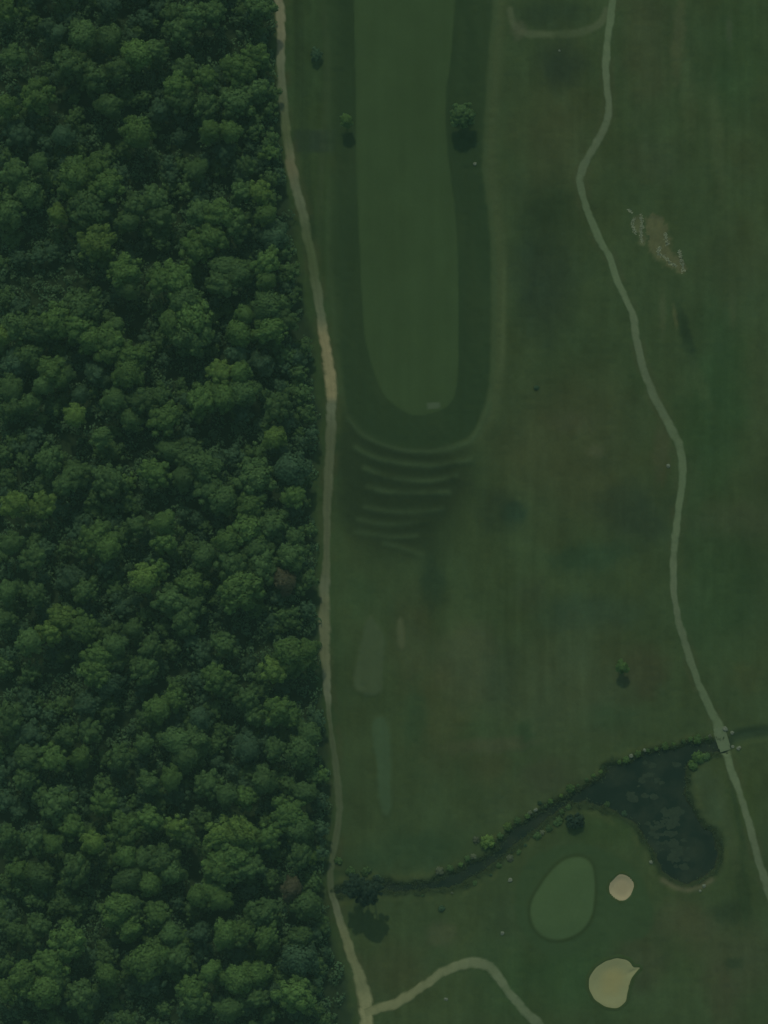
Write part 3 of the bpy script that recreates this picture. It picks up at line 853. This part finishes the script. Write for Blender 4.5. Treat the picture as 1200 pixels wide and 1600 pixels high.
# crowns of the wood, read off the photograph: x, y, radius (px), colour (0 blue-green 1 mid 2 fresh 3 yellow-green 4 brownish)
W = """10 15 20 2;75 45 18 0;90 52 20 0;130 55 28 1;170 62 28 1;215 85 28 2;242 78 18 1;185 110 25 1;110 100 28 1;148 122 25 1;170 165 20 1;60 150 26 2;22 88 20 1;8 165 22 2;30 210 20 0
270 20 22 1;300 25 26 1;332 20 24 1;280 45 20 1;170 3 18 0;212 48 12 1;290 108 18 1;278 132 20 2;322 122 22 2;250 172 20 0;286 152 25 1;322 166 24 1;372 108 26 2;398 88 18 2;370 158 24 1;400 140 18 1
215 208 24 2;98 212 20 0;280 215 16 0;330 205 24 2;360 206 20 2;350 236 16 0;386 258 18 1;60 255 18 1;25 272 18 1;5 245 16 1;120 277 26 2;150 264 28 2;168 288 25 2;105 292 20 1;262 256 14 0;308 265 20 1;290 296 16 1;378 300 20 1
45 302 20 1;15 332 25 1;90 335 18 3;138 320 28 1;165 332 22 0;210 322 22 1;240 310 20 1;252 336 20 1;200 346 20 1;150 380 26 3;310 332 22 1;345 335 26 2;330 370 26 2;366 350 25 1;80 392 14 0;308 388 20 2;20 375 16 1
405 12 18 1;406 48 12 1;408 105 14 1;422 150 12 1;408 178 12 2;424 214 13 1;420 236 15 2;432 276 15 0;405 300 18 3;416 335 20 2;428 370 20 0;442 392 16 1;452 424 16 1
196 425 24 2;200 452 20 1;250 437 22 2;275 437 24 2;288 470 24 1;300 496 28 2;267 504 24 2;292 530 28 1;320 520 18 1;346 446 24 1;375 425 24 1;417 410 22 2;417 438 20 2;350 418 18 1;383 492 18 2;375 521 24 2;420 479 24 1;425 512 26 2;371 550 20 0;408 567 20 0;446 552 16 1;450 500 18 1
129 479 28 1;88 500 24 2;121 510 22 2;58 512 24 1;25 512 22 1;4 525 20 3;25 567 20 0;46 554 22 1;142 530 26 2;167 537 24 2;180 512 18 1;83 580 24 2;102 584 20 1;67 602 20 1;204 558 24 2;200 584 24 2;154 583 20 0;179 625 24 1;221 625 24 1;250 617 18 1;258 654 20 2;204 654 18 1;125 617 18 0;117 650 18 3;17 608 22 1;21 635 20 1;46 629 18 1;88 634 14 1
346 583 20 3;375 583 22 2;317 625 22 2;350 620 26 2;379 612 24 1;287 617 16 1;433 637 18 1;479 646 16 1;429 684 18 3;379 646 16 0;292 676 12 0;456 610 16 1;470 690 14 0
158 684 18 1;75 718 20 1;267 704 20 1;242 738 22 2;292 712 20 1;317 730 24 1;287 746 22 1;200 755 16 2;171 750 22 1;104 754 22 1;121 740 18 1;325 763 22 1;21 788 22 3;67 788 18 3;454 733 28 0;400 746 24 1;458 776 18 2;392 788 18 2;350 780 20 1;200 788 16 1;146 796 16 1;346 717 14 0;50 697 16 0;10 745 16 1;404 705 16 1
150 842 26 2;167 855 24 2;167 882 18 0;129 855 18 1;254 817 20 2;258 846 20 2;212 821 18 1;225 905 26 3;246 892 20 2;300 912 22 2;300 942 18 1;320 867 24 1;354 846 24 2;387 825 26 2;421 821 22 1;400 854 24 1;362 880 24 1;408 880 22 1;375 918 28 2;400 948 16 2;479 904 16 1;444 908 20 4;433 980 16 1;350 1008 18 1;287 967 22 1;267 938 20 1;462 838 18 1;455 870 18 1
50 871 22 1;17 850 24 1;12 925 20 1;54 930 18 1;8 967 18 1;96 967 20 3;79 988 18 3;46 1002 28 1;129 979 24 2;133 922 20 1;110 905 18 0;154 1025 22 2;150 1047 22 2;179 1008 22 1;180 1034 18 1;167 1068 20 0;233 1012 18 1;267 1012 15 1;225 1047 22 1;208 983 18 1;46 1050 16 1;88 1022 16 0;337 1058 22 2;354 1072 20 1;320 1094 14 0;246 1108 24 2;271 1092 20 2;229 1121 18 1;312 1122 20 0;275 1070 14 1
454 1021 26 2;480 1017 18 2;429 1047 20 3;462 1047 16 1;437 1112 26 2;456 1122 18 2;400 1118 18 1;387 1092 18 1;483 1147 20 1;471 1172 24 1;429 1171 22 1;387 1168 24 0;308 1155 22 1;275 1158 20 1;292 1180 20 1;225 1163 18 1;137 1100 20 0;142 1143 22 1;104 1150 20 1;46 1147 22 0;12 1122 24 1;46 1184 22 1;83 1184 20 1;125 1184 20 2;188 1184 20 1
42 1217 20 1;87 1256 28 1;162 1254 20 1;233 1222 22 1;267 1217 20 1;280 1243 16 0;325 1225 20 1;354 1242 20 1;383 1247 18 2;412 1221 20 1;450 1272 24 2;467 1293 20 1;475 1237 20 1;112 1293 22 2;146 1317 24 3;192 1296 24 2;275 1293 20 3;292 1309 18 1;233 1280 18 2;342 1304 24 3;371 1300 26 3;394 1313 22 2;367 1334 28 2;418 1308 20 2;346 1359 24 1;387 1355 22 1;117 1359 26 1;54 1313 18 1;83 1318 18 2;29 1359 18 1;62 1368 20 1;8 1380 16 1;12 1305 18 1;196 1338 20 1;221 1343 22 1;250 1347 24 1;200 1372 22 1;234 1380 22 1;267 1363 20 1;308 1401 22 2;329 1392 18 2;343 1405 18 1;467 1338 20 1;488 1337 16 1;490 1376 16 1;456 1388 20 4;408 1426 26 1;480 1413 20 1;12 1250 16 0;500 1210 13 1
183 1422 28 2;206 1417 20 1;246 1430 20 1;204 1451 20 1;267 1459 22 1;288 1472 16 2;312 1459 20 0;354 1459 24 2;380 1459 20 2;367 1476 16 1;417 1463 18 1;467 1468 18 1;467 1497 24 0;494 1509 16 1;387 1493 14 1;412 1488 14 1;104 1472 30 1;25 1455 22 1;46 1463 18 1;62 1447 18 1;10 1442 16 1;229 1501 26 2;251 1492 20 2;275 1497 18 1;167 1522 24 1;167 1496 16 1;79 1509 26 1;37 1530 28 2;71 1547 28 1;86 1532 22 1;125 1555 22 1;143 1559 20 0;8 1509 18 1;8 1548 20 1;329 1518 22 2;371 1530 24 2;400 1522 20 2;433 1534 16 1;300 1547 24 1;304 1564 22 1;358 1576 20 1;400 1560 18 1;462 1555 24 2;489 1543 16 1;196 1597 18 1;233 1530 20 0;508 1594 12 5;500 1450 12 1"""
CROWNS = [tuple(float(v) for v in t.split()) for line in W.split('\n') for t in line.split(';') if t.strip()]
order = sorted(CROWNS, key=lambda c: -c[2])
_r = random.Random(3)
order = [(x, y, r, 2.0 if c == 1 and y > 1180 and _r.random() < 0.4 else c) for x, y, r, c in order]   # the lower wood is fresher green
CROWNS, SMALL = order[:292], order[292:]     # the smallest crowns are merged further down
COLN = {0: 'dark blue-green', 1: 'mid-green', 2: 'fresh green', 3: 'bright yellow-green', 4: 'brownish', 5: 'pale grey-green'}
def wood_place(x, y):
    row = ['top', 'upper', 'middle', 'lower', 'bottom'][min(4, int(y // 320))]
    edge = np.interp(y, [p[1] for p in TRACK], [p[0] for p in TRACK])
    col = 'beside the track' if edge - x < 85 else ('at left photo edge' if x < 110 else ('deep in wood' if x < 240 else 'second row from track' if edge - x < 130 else 'in mid-wood'))
    return f'{col}, {row} fifth of wood'
groups = {}
for i, (x, y, r, c) in enumerate(CROWNS):
    size = 'small' if r < 18 else ('medium' if r < 23 else 'broad')
    groups.setdefault(f'{size} {COLN[int(c)]} tree {wood_place(x, y)}', []).append(i)
LABELS = {}
ORD = ['first', 'second', 'third', 'fourth', 'fifth', 'sixth', 'seventh', 'eighth', 'ninth', 'tenth', 'eleventh', 'twelfth', 'thirteenth', 'fourteenth']
for k, ids in groups.items():
    ids.sort(key=lambda i: CROWNS[i][1])
    for n, i in enumerate(ids):
        LABELS[i] = k if len(ids) == 1 else (k + (', upper of two' if n == 0 else ', lower of two') if len(ids) == 2 else k + f', {ORD[n]} from top')
for i, (x, y, r, c) in enumerate(CROWNS):
    c = int(c)
    hgt = 8.6 + 0.29 * r + {0: -2.0, 1: 0.0, 2: 0.9, 3: 1.2, 4: -1.5, 5: -3}[c] + random.uniform(-1.4, 1.4)
    if r < 16: hgt -= 1.5
    plant_tree('broadleaf_tree', x, y, r * random.choice([0.98, 1.08, 1.16, 1.3]), hgt, c, random.randrange(len(PROTO)), LABELS[i], group='trees of the wood left of the track', squash=random.uniform(0.9, 1.25))

GAPS = [(160, 195, 30, 40), (230, 250, 32, 35), (310, 72, 65, 24), (30, 55, 45, 13), (280, 310, 12, 26), (60, 350, 26, 30), (20, 120, 30, 14), (85, 440, 70, 34), (205, 490, 22, 40), (292, 575, 28, 18),
        (345, 668, 44, 20), (225, 690, 28, 30), (112, 690, 28, 22), (250, 780, 34, 14), (367, 460, 14, 18), (208, 855, 18, 18), (90, 1065, 48, 26), (42, 965, 24, 11), (345, 975, 44, 16), (290, 1040, 28, 18),
        (365, 1105, 20, 22), (185, 1130, 18, 26), (490, 1075, 18, 24), (60, 825, 48, 11), (415, 1015, 14, 18), (145, 1392, 32, 18), (155, 1440, 18, 26), (125, 1517, 18, 11), (300, 1340, 16, 34), (310, 1247, 18, 22),
        (233, 1308, 18, 13), (362, 1420, 24, 14), (258, 1553, 24, 18), (45, 1585, 46, 13), (458, 1515, 14, 11)]
def in_gap(x, y, k=1.0):
    return any(((x - a) / (c * k)) ** 2 + ((y - b) / (d * k)) ** 2 < 1 for a, b, c, d in GAPS)
def small_crowns():
    """the crowns too small to stand alone: lower trees that close the canopy, one object"""
    rng = np.random.default_rng(31)
    light = []
    for q in range(7):
        lobes = [(0, 0, 0, 0.55, 0.5)]
        for k in range(13):
            a = k * 2.4 + rng.uniform(-.3, .3); u = math.sqrt((k + .5) / 13); rr = u * rng.uniform(0.75, 1.0)
            lobes.append((rr * math.cos(a), rr * math.sin(a), 0.3 * (1 - u * u) - 0.15 * u + rng.uniform(-.15, .15), rng.uniform(0.16, 0.36), rng.uniform(0.16, 0.3)))
        light.append(foliage_arrays(lobes, 700, 0.17, rng))
    spots = [(x, y, r, int(c) if c < 4 else 1) for x, y, r, c in SMALL]
    pts = rng.uniform([-20, -20], [520, 1620], (2600, 2)); sd = sd_poly(*PX(pts).T, PX(FOREST))
    taken = [(x, y, 0.62 * r) for x, y, r, c in CROWNS]
    for (x, y), d in zip(pts, sd):
        if d > -2.2 or in_gap(x, y, 1.25) or rng.uniform() < 0.35: continue
        r = rng.uniform(8, 17)
        if any((x - a) ** 2 + (y - b) ** 2 < (q + 0.35 * r) ** 2 for a, b, q in taken): continue
        taken.append((x, y, 0.55 * r)); spots.append((x, y, r, int(rng.choice([0, 0, 0, 1, 1, 1]))))
    print('low crowns', len(spots))
    V, N, T, F, MI = [], [], [], [], []; n0 = 0
    for x, y, r, c in spots:
        r *= MPP * 1.08; zc = rng.uniform(3.8, 7.4)
        X, Y, _ = P(x, y, zc)
        v, f, n, t = light[rng.integers(7)]
        a = rng.uniform(0, 6.28); M = np.array([[math.cos(a), -math.sin(a), 0], [math.sin(a), math.cos(a), 0], [0, 0, 1]])
        V.append((v * r) @ M.T + np.array([X, Y, zc])); N.append(n @ M.T); T.append(t * rng.uniform(0.88, 1.12))
        F += [tuple(q + n0 for q in g) for g in f]; MI += [c] * len(f); n0 += len(v)
    me = foliage_mesh('small_tree_crowns', (np.concatenate(V), F, np.concatenate(N), np.concatenate(T)), LEAF[0])
    for k in (1, 2, 3): me.materials.append(LEAF[k])
    me.polygons.foreach_set('material_index', np.array(MI, np.int32))
    o = bpy.data.objects.new('small_tree_crowns', me); COL.objects.link(o)
    tag(o, 'lower tree crowns closing the canopy between the bigger trees of the wood', 'small trees', kind='stuff')
small_crowns()

# trees just beyond the picture's edges, whose shadows reach in
for k in range(34):
    x = random.uniform(-60, 410); y = random.uniform(-75, -25)
    if k > 22: x, y = random.uniform(-60, -25), random.uniform(0, 1600)
    plant_tree('broadleaf_tree', x, y, random.uniform(18, 26), random.uniform(12, 17), random.choice([0, 1, 1, 2]), random.randrange(len(PROTO)), 'tree of the wood just beyond the edge of the photograph', group='trees of the wood outside the frame')

# ------------------------------------------------------------------ undergrowth between the trees
def undergrowth():
    rng = np.random.default_rng(5)
    lobes = []
    tries = 0
    pts = rng.uniform([-30, -30], [530, 1630], (6200, 2))
    w = PX(pts)
    sd = sd_poly(w[:, 0], w[:, 1], PX(FOREST))
    for (x, y), s in zip(w, sd):
        if s > -1.2: continue
        r = rng.uniform(0.9, 2.2)
        lobes.append((x, y, height_at(x, y) + rng.uniform(0.2, 2.0) + (rng.uniform(0.3, 2.5) if s < -5 and not in_gap(x / MPP + 600, 800 - y / MPP, 1.1) else 0), r, r * 0.8))
    L = np.array(lobes); m = 24; n = len(L) * m
    L = np.repeat(L, m, 0)
    lt = np.repeat(rng.uniform(0.8, 1.2, len(lobes)), m)
    d = rng.standard_normal((n, 3)); d /= np.linalg.norm(d, axis=1)[:, None]; d[:, 2] = abs(d[:, 2])
    p = L[:, :3] + d * np.stack([L[:, 3], L[:, 3], L[:, 4]], 1) * rng.uniform(0.7, 1.15, (n, 1))
    nrm = d + 0.4 * rng.standard_normal((n, 3)) + np.array([0, 0, 0.5]); nrm /= np.linalg.norm(nrm, axis=1)[:, None]
    a = np.cross(nrm, rng.standard_normal((n, 3))); a /= np.linalg.norm(a, axis=1)[:, None]; b = np.cross(nrm, a)
    sz = rng.uniform(0.4, 0.9, (n, 1)) * 0.6
    V = np.stack([p + (a * u + b * v) * sz for (u, v) in ((-1, -0.35), (0.1, -0.75), (1, 0.2), (-0.1, 0.75))], 1).reshape(-1, 3)
    N = np.repeat(nrm, 4, 0); T = np.repeat(lt, 4)
    F = np.arange(n * 4).reshape(-1, 4).tolist()
    me = foliage_mesh('undergrowth', (np.array(V), F, np.array(N), np.array(T)), M_UNDER)
    o = bpy.data.objects.new('undergrowth', me); COL.objects.link(o)
    tag(o, 'shaded undergrowth filling the gaps between the trees of the wood', 'undergrowth', kind='stuff')
undergrowth()

# ------------------------------------------------------------------ single trees and shrubs on the course
plant_tree('broadleaf_tree', 722, 179, 22, 9.5, 1, 4, 'lone round tree on the right edge of the fairway', squash=1.0)
plant_tree('broadleaf_tree', 541, 188, 13, 7.0, 2, 7, 'small lone tree on the left edge of the fairway', squash=1.0)
plant_tree('broadleaf_tree', 972, 1042, 12, 6.2, 2, 3, 'small lone tree casting a square dark shadow in the open rough', squash=0.9)
plant_tree('broadleaf_tree', 494, 85, 10, 3.4, 0, 1, 'small dark lone tree near the top of the gravel track', squash=0.8)
for n, (x, y, r, h, c, lab) in enumerate([
        (556, 1386, 21, 15, 6, 'dark tree at the left end of the stream, nearest the track'),
        (582, 1389, 20, 17, 6, 'dark tree at the left end of the stream, farther from the track'),
        (572, 1402, 17, 13, 6, 'smaller dark tree below the pair at the stream end')]):
    plant_tree('broadleaf_tree', x, y, r, h, c, (4, 8, 1)[n], lab, group='trees at the left end of the stream', squash=1.1)

def shrub_meshes(seed):
    rng = np.random.default_rng(seed)
    lobes = [(0, 0, 0.45, 0.62, 0.5)]
    for k in range(6):
        a = k * 1.047 + rng.uniform(-.3, .3); r = rng.uniform(0.28, 0.42); q = rng.uniform(0.45, 0.7)
        lobes.append((q * math.cos(a), q * math.sin(a), rng.uniform(0.2, 0.5), r, r))
    f = foliage_mesh('foliage', foliage_arrays(lobes, 330, 0.26, rng), LEAF[1])
    V, F = [], []
    for k in range(4):
        a = k * 1.6; tube(V, F, [(0, 0, -0.15), (math.cos(a) * 0.15, math.sin(a) * 0.15, 0.3), (math.cos(a) * 0.35, math.sin(a) * 0.35, 0.6)], [0.04, 0.03, 0.015], 5)
    sm = bpy.data.meshes.new('stem'); sm.from_pydata([tuple(v) for v in V], [], F); sm.update(); sm.materials.append(M_BARK)
    return f, sm
SHR = []
for i in range(5):
    f, s = shrub_meshes(500 + i); SHR.append([bpy.data.objects.new('foliage', f), bpy.data.objects.new('stem', s), False])
def shrub(x, y, r_px, leaf, label, group=None, tall=1.0, name='shrub'):
    r = r_px * MPP
    wx, wy, _ = P(x, y, r * 0.5)
    z = height_at(wx, wy)
    root = empty(name, (wx, wy, max(z, WATER_Z - 0.1)), random.uniform(0, 6.28))
    p = SHR[random.randrange(5)]
    f, s = (p[0].copy(), p[1].copy()) if p[2] else (p[0], p[1]); p[2] = True
    for o in (f, s):
        COL.objects.link(o); o.parent = root; o.scale = (r, r * random.uniform(0.85, 1.1), r * tall)
    f.material_slots[0].link = 'OBJECT'; f.material_slots[0].material = LEAF[leaf]
    tag(root, label, 'shrub', group)
    return root
shrub(899, 1282, 15, 6, 'dark rounded shrub on the lower stream bank above the putting green', tall=1.3)
shrub(761, 1316, 13, 3, 'bright yellow-green shrub on the upper stream bank', tall=0.9)
shrub(744, 1313, 7, 5, 'pale shrub touching the bright yellow-green one', tall=0.8)
shrub(793, 1292, 8, 3, 'small yellow-green shrub just above the bright one on the bank', tall=0.8)
shrub(1091, 1184, 12, 2, 'larger fresh green shrub in the inlet left of the crossing', tall=0.9)
shrub(1083, 1196, 8, 2, 'smaller green shrub at the mouth of the inlet', tall=0.9)
shrub(1104, 1182, 8, 1, 'green shrub between the inlet shrub and the crossing', tall=0.8)
BANK = [(688, 1362, 6, 5), (705, 1357, 5, 1), (718, 1350, 6, 2), (728, 1342, 6, 1), (738, 1338, 5, 5), (779, 1308, 5, 1), (810, 1281, 6, 1), (822, 1276, 5, 2), (830, 1269, 5, 5), (842, 1256, 7, 0), (852, 1260, 4, 1),
        (862, 1251, 5, 2), (876, 1242, 5, 3), (890, 1232, 6, 2), (902, 1227, 5, 3), (915, 1218, 6, 1), (925, 1212, 6, 2), (936, 1205, 6, 3), (944, 1198, 5, 1), (968, 1190, 5, 2), (980, 1188, 5, 2), (997, 1178, 5, 2),
        (1012, 1172, 5, 1), (1026, 1170, 5, 2), (1040, 1167, 6, 2), (1055, 1164, 5, 2), (1068, 1159, 6, 3), (1080, 1156, 5, 2), (1092, 1154, 6, 2), (1104, 1154, 5, 2), (1112, 1150, 5, 5)]
LOWBANK = [(742, 1378, 5, 1), (764, 1366, 5, 0), (778, 1354, 5, 1), (796, 1342, 5, 5), (808, 1332, 5, 1), (822, 1321, 5, 0), (838, 1307, 6, 1), (846, 1302, 5, 5), (858, 1293, 6, 1), (872, 1283, 6, 1), (880, 1270, 6, 1),
                                  (888, 1262, 5, 1), (975, 1273, 5, 0), (948, 1258, 4, 1), (662, 1399, 4, 1), (705, 1394, 4, 5)]
SCOL = {0: 'dark', 1: 'mid-green', 2: 'fresh green', 3: 'yellowish green', 5: 'pale'}
for bank, items, tall in (('upper', BANK, 0.7), ('lower', LOWBANK, 0.6)):
    seen = {}
    for x, y, r, c in items:
        x += random.uniform(-3, 3); y += random.uniform(-1.5, 1.5); r *= random.choice([0.6, 0.8, 1.0, 1.25])
        c = 1 if c == 3 and random.random() < 0.5 else c
        spot = 'by the pond' if x > 940 else ('by the widening stream' if x > 840 else 'by the narrow stream')
        seen.setdefault(f'{SCOL[c]} low shrub on {bank} bank {spot}', []).append((x, y, r, c))
    for lab, mem in seen.items():
        mem.sort()
        for n, (x, y, r, c) in enumerate(mem):
            l = lab if len(mem) == 1 else f'{lab}, {ORD[n]} from left'
            shrub(x, y, r * 1.05, c, l, f'shrubs along the {bank} bank', tall)
for n, (x, y, r, c, lab) in enumerate([(548, 1362, 9, 1, 'green shrub above the stream, nearest the track'), (572, 1362, 8, 1, 'green shrub above the stream end, second from the track'),
                                       (590, 1372, 7, 0, 'dark shrub at the bend of the stream end'), (690, 1420, 6, 0, 'small dark shrub alone in the grass below the stream'),
                                       (838, 606, 5, 0, 'tiny dark shrub alone in the rough right of the ridges'), (528, 1345, 7, 1, 'small green shrub beside the track above the stream')]):
    shrub(x, y, r, c, lab, tall=0.7)

# ------------------------------------------------------------------ rank grass and reeds along the water's edge
def bank_grass():
    rng = np.random.default_rng(21)
    V, F, N, T = [], [], [], []
    sub = (abs(sd_water - 0.45) < 1.15) & (px < 1135)
    jj, ii = np.nonzero(sub)
    dens = 0.5 + 0.5 * fbm(px / 12, py / 12, 131, 3)
    for j, i in zip(jj, ii):
        if rng.uniform() > dens[j, i] * (1.0 if px[j, i] < 950 else 0.45): continue
        south = 1.0 if GY[j, i] > -95 - 0 * GX[j, i] else 0.8
        for _ in range(2):
            x, y = GX[j, i] + rng.uniform(-.3, .3), GY[j, i] + rng.uniform(-.3, .3)
            z = max(height_at(x, y), WATER_Z - 0.05); h = rng.uniform(0.25, 0.75) * south; w = rng.uniform(0.06, 0.14)
            t = rng.uniform(0.7, 1.0)
            for k in range(3):
                a = rng.uniform(0, 6.28); b = len(V); dx, dy = math.cos(a), math.sin(a); L = h * rng.uniform(0.4, 0.9)
                V += [(x - dy * w, y + dx * w, z), (x + dy * w, y - dx * w, z), (x + dx * L * 0.6 + dy * w, y + dy * L * 0.6 - dx * w, z + h * 0.8), (x + dx * L, y + dy * L, z + h)]
                F.append((b, b + 1, b + 2, b + 3)); N += [(dx * 0.3, dy * 0.3, 0.9)] * 4; T += [t] * 4
    me = foliage_mesh('bank_grass', (np.array(V), F, np.array(N), np.array(T)), leaf_material('leaf_reed', (0.075, 0.125, 0.045)))
    o = bpy.data.objects.new('bank_grass', me); COL.objects.link(o)
    tag(o, 'ragged rank grass and reeds along the water edge', 'bank grass', kind='stuff')
bank_grass()

# ------------------------------------------------------------------ stones
def stone_mesh(seed):
    rng = np.random.default_rng(seed)
    v, f = ICO2
    v = v * (1 + 0.14 * rng.standard_normal((len(v), 1)))
    v = v * np.array([1, rng.uniform(0.75, 1), rng.uniform(0.5, 0.7)])
    v[:, 2] += 0.2
    me = bpy.data.meshes.new('stone'); me.from_pydata(v.tolist(), [], f); me.update(); me.materials.append(M_STONE)
    return me
SM = [stone_mesh(i) for i in range(4)]
for n, (x, y, r, lab) in enumerate([
        (986, 1181, 3.6, 'pale stone on the upper bank of the pond, left one'), (1007, 1172, 3.0, 'pale stone on the upper bank of the pond, right one'),
        (1133, 1139, 4.2, 'largest pale stone at the upper right corner of the crossing'), (1144, 1145, 3.2, 'pale stone just right of the largest one at the crossing'),
        (1145, 1167, 3.2, 'pale stone below the crossing, left of two'), (1154, 1169, 3.8, 'pale stone below the crossing, right of two'),
        (1017, 1347, 3.0, 'pale stone on the left shore of the pond'), (1100, 1384, 3.0, 'pale stone on the bottom shore of the pond, upper one'),
        (1094, 1392, 2.4, 'pale stone on the bottom shore of the pond, lower one'), (837, 1265, 3.4, 'pale stone on the upper stream bank'),
        (797, 1375, 3.6, 'pale stone in the grass left of the putting green'), (785, 1458, 3.2, 'pale stone in the grass below left of the putting green'),
        (1044, 728, 3.4, 'pale stone close to the bend of the cart path'), (697, 1561, 3.2, 'pale stone enclosed by the curving branch path'),
        (742, 256, 2.8, 'pale stone below the lone tree at the fairway edge'), (874, 79, 1.8, 'tiny pale stone below the faint loop track')]):
    wx, wy, _ = P(x, y)
    o = bpy.data.objects.new('stone', SM[n % 4]); COL.objects.link(o)
    o.location = (wx, wy, max(height_at(wx, wy), WATER_Z)); r *= MPP
    o.scale = (r, r, r); o.rotation_euler = (0, 0, random.uniform(0, 6))
    tag(o, lab, 'stone', 'pale stones scattered over the course')

# ------------------------------------------------------------------ stream crossing of the cart path
def box(V, F, cx, cy, cz, lx, ly, lz, rot=0.0):
    b = len(V)
    for z in (-1, 1):
        for (x, y) in ((-1, -1), (1, -1), (1, 1), (-1, 1)):
            X, Y = x * lx / 2, y * ly / 2
            V.append((cx + X * math.cos(rot) - Y * math.sin(rot), cy + X * math.sin(rot) + Y * math.cos(rot), cz + z * lz / 2))
    F += [(b + 3, b + 2, b + 1, b), (b + 4, b + 5, b + 6, b + 7)] + [(b + i, b + (i + 1) % 4, b + 4 + (i + 1) % 4, b + 4 + i) for i in range(4)]
wx, wy, _ = P(1128, 1155)
cr = empty('culvert_bridge', (wx, wy, -0.2), math.radians(-73))     # local x runs along the path
V, F = [], []; box(V, F, 0, 0, 0.19, 7.6, 3.3, 0.26); 
o = mesh_obj('deck', V, F, M_CONCRETE, cr, False)
for sgn in (-1, 1):
    V, F = [], []; box(V, F, 0, sgn * 1.78, 0.20, 5.2, 0.24, 0.42); mesh_obj('headwall', V, F, M_CONCRETE, cr, False)
tag(cr, 'culvert crossing where the cart path widens over the stream', 'bridge')

# ------------------------------------------------------------------ floating weed on the pond
def pond_weed():
    rng = np.random.default_rng(9)
    V, F = [], []
    clusters = [(990, 1243, 8, 14), (1050, 1270, 7, 16), (1040, 1282, 12, 12), (1028, 1298, 9, 14), (1058, 1325, 14, 16), (1062, 1342, 12, 10), (1012, 1290, 8, 8), (1056, 1195, 5, 3), (1020, 1225, 22, 8), (1015, 1200, 18, 5), (1040, 1312, 24, 14)]
    for cx, cy, sp, n in clusters:
        for _ in range(n):
            x, y, z = P(cx + rng.normal(0, sp * 0.6), cy + rng.normal(0, sp * 0.6))
            if sd_poly(np.array([x]), np.array([y]), wpoly)[0] > -1.8: continue
            r = rng.gamma(3.0, 0.26) + 0.35
            b = len(V); m = 12; zz = WATER_Z + rng.uniform(0, 0.012); ph = rng.uniform(0, 6)
            for k in range(m):
                q = r * rng.uniform(0.55, 1.3); a = 2 * PI * k / m
                V.append((x + q * math.cos(a + ph), y + 0.7 * q * math.sin(a + ph), zz - 0.006))
            V.append((x, y, zz + 0.012))
            for k in range(m): F.append((b + k, b + (k + 1) % m, b + m))
    o = mesh_obj('pond_weed', V, F, flat_material('pond_weed', (0.034, 0.052, 0.025), 0.5, 0.9))
    tag(o, 'scattered mats of pale weed floating on the pond', 'pond weed', kind='stuff')
pond_weed()

# dry tussocks on the worn bunkers
def tussocks():
    rng = np.random.default_rng(12)
    V, F = [], []
    lines = [[(990, 342), (989, 354), (993, 364)], [(1001, 337), (1003, 352), (1001, 366), (1003, 378)], [(1031, 387), (1028, 395), (1038, 401), (1044, 406)], [(1061, 392), (1064, 405), (1068, 420), (1066, 425)], [(1045, 410), (1056, 416)], [(1040, 366), (1043, 382)], [(982, 328), (988, 331)]]
    for L in lines:
        c = catmull(PX(L), 0.28)
        for p in c:
            for _ in range(5):
                x, y = p + rng.normal(0, 0.28, 2); z = height_at(x, y)
                h = rng.uniform(0.15, 0.4); w = rng.uniform(0.12, 0.3); a = rng.uniform(0, 6.28); b = len(V)
                dx, dy = math.cos(a), math.sin(a)
                V += [(x - dy * w, y + dx * w, z), (x + dy * w, y - dx * w, z), (x + dx * h * 0.8, y + dy * h * 0.8, z + h), (x - dx * 0.2, y - dy * 0.2, z + 0.05)]
                F += [(b, b + 1, b + 2), (b + 1, b, b + 3)]
    o = mesh_obj('dry_grass', V, F, flat_material('straw', (0.30, 0.34, 0.18), 0.25, 1.0), None, False)
    tag(o, 'pale dry grass on the rims of the worn bunkers', 'dry grass', kind='stuff')
tussocks()

# ------------------------------------------------------------------ the air between the camera and the ground
def haze():
    hx, hy, z0, z1 = XS[-1] + 60, YS[-1] + 60, -5.0, H + 12.0
    V, F = [], []
    box(V, F, 0, 0, (z0 + z1) / 2, 2 * hx, 2 * hy, z1 - z0)
    m = bpy.data.materials.new('haze'); m.use_nodes = True
    nt = m.node_tree; nt.nodes.remove(nt.nodes['Principled BSDF'])
    pv = nt.nodes.new('ShaderNodeVolumePrincipled')
    pv.inputs['Color'].default_value = HAZE_COLOUR
    pv.inputs['Density'].default_value = HAZE_DENSITY
    pv.inputs['Anisotropy'].default_value = 0.0
    nt.links.new(pv.outputs[0], nt.nodes['Material Output'].inputs['Volume'])
    o = mesh_obj('haze', V, F, m, None, False)
    tag(o, 'thin greenish haze in the air over the whole course', kind='stuff')
haze()
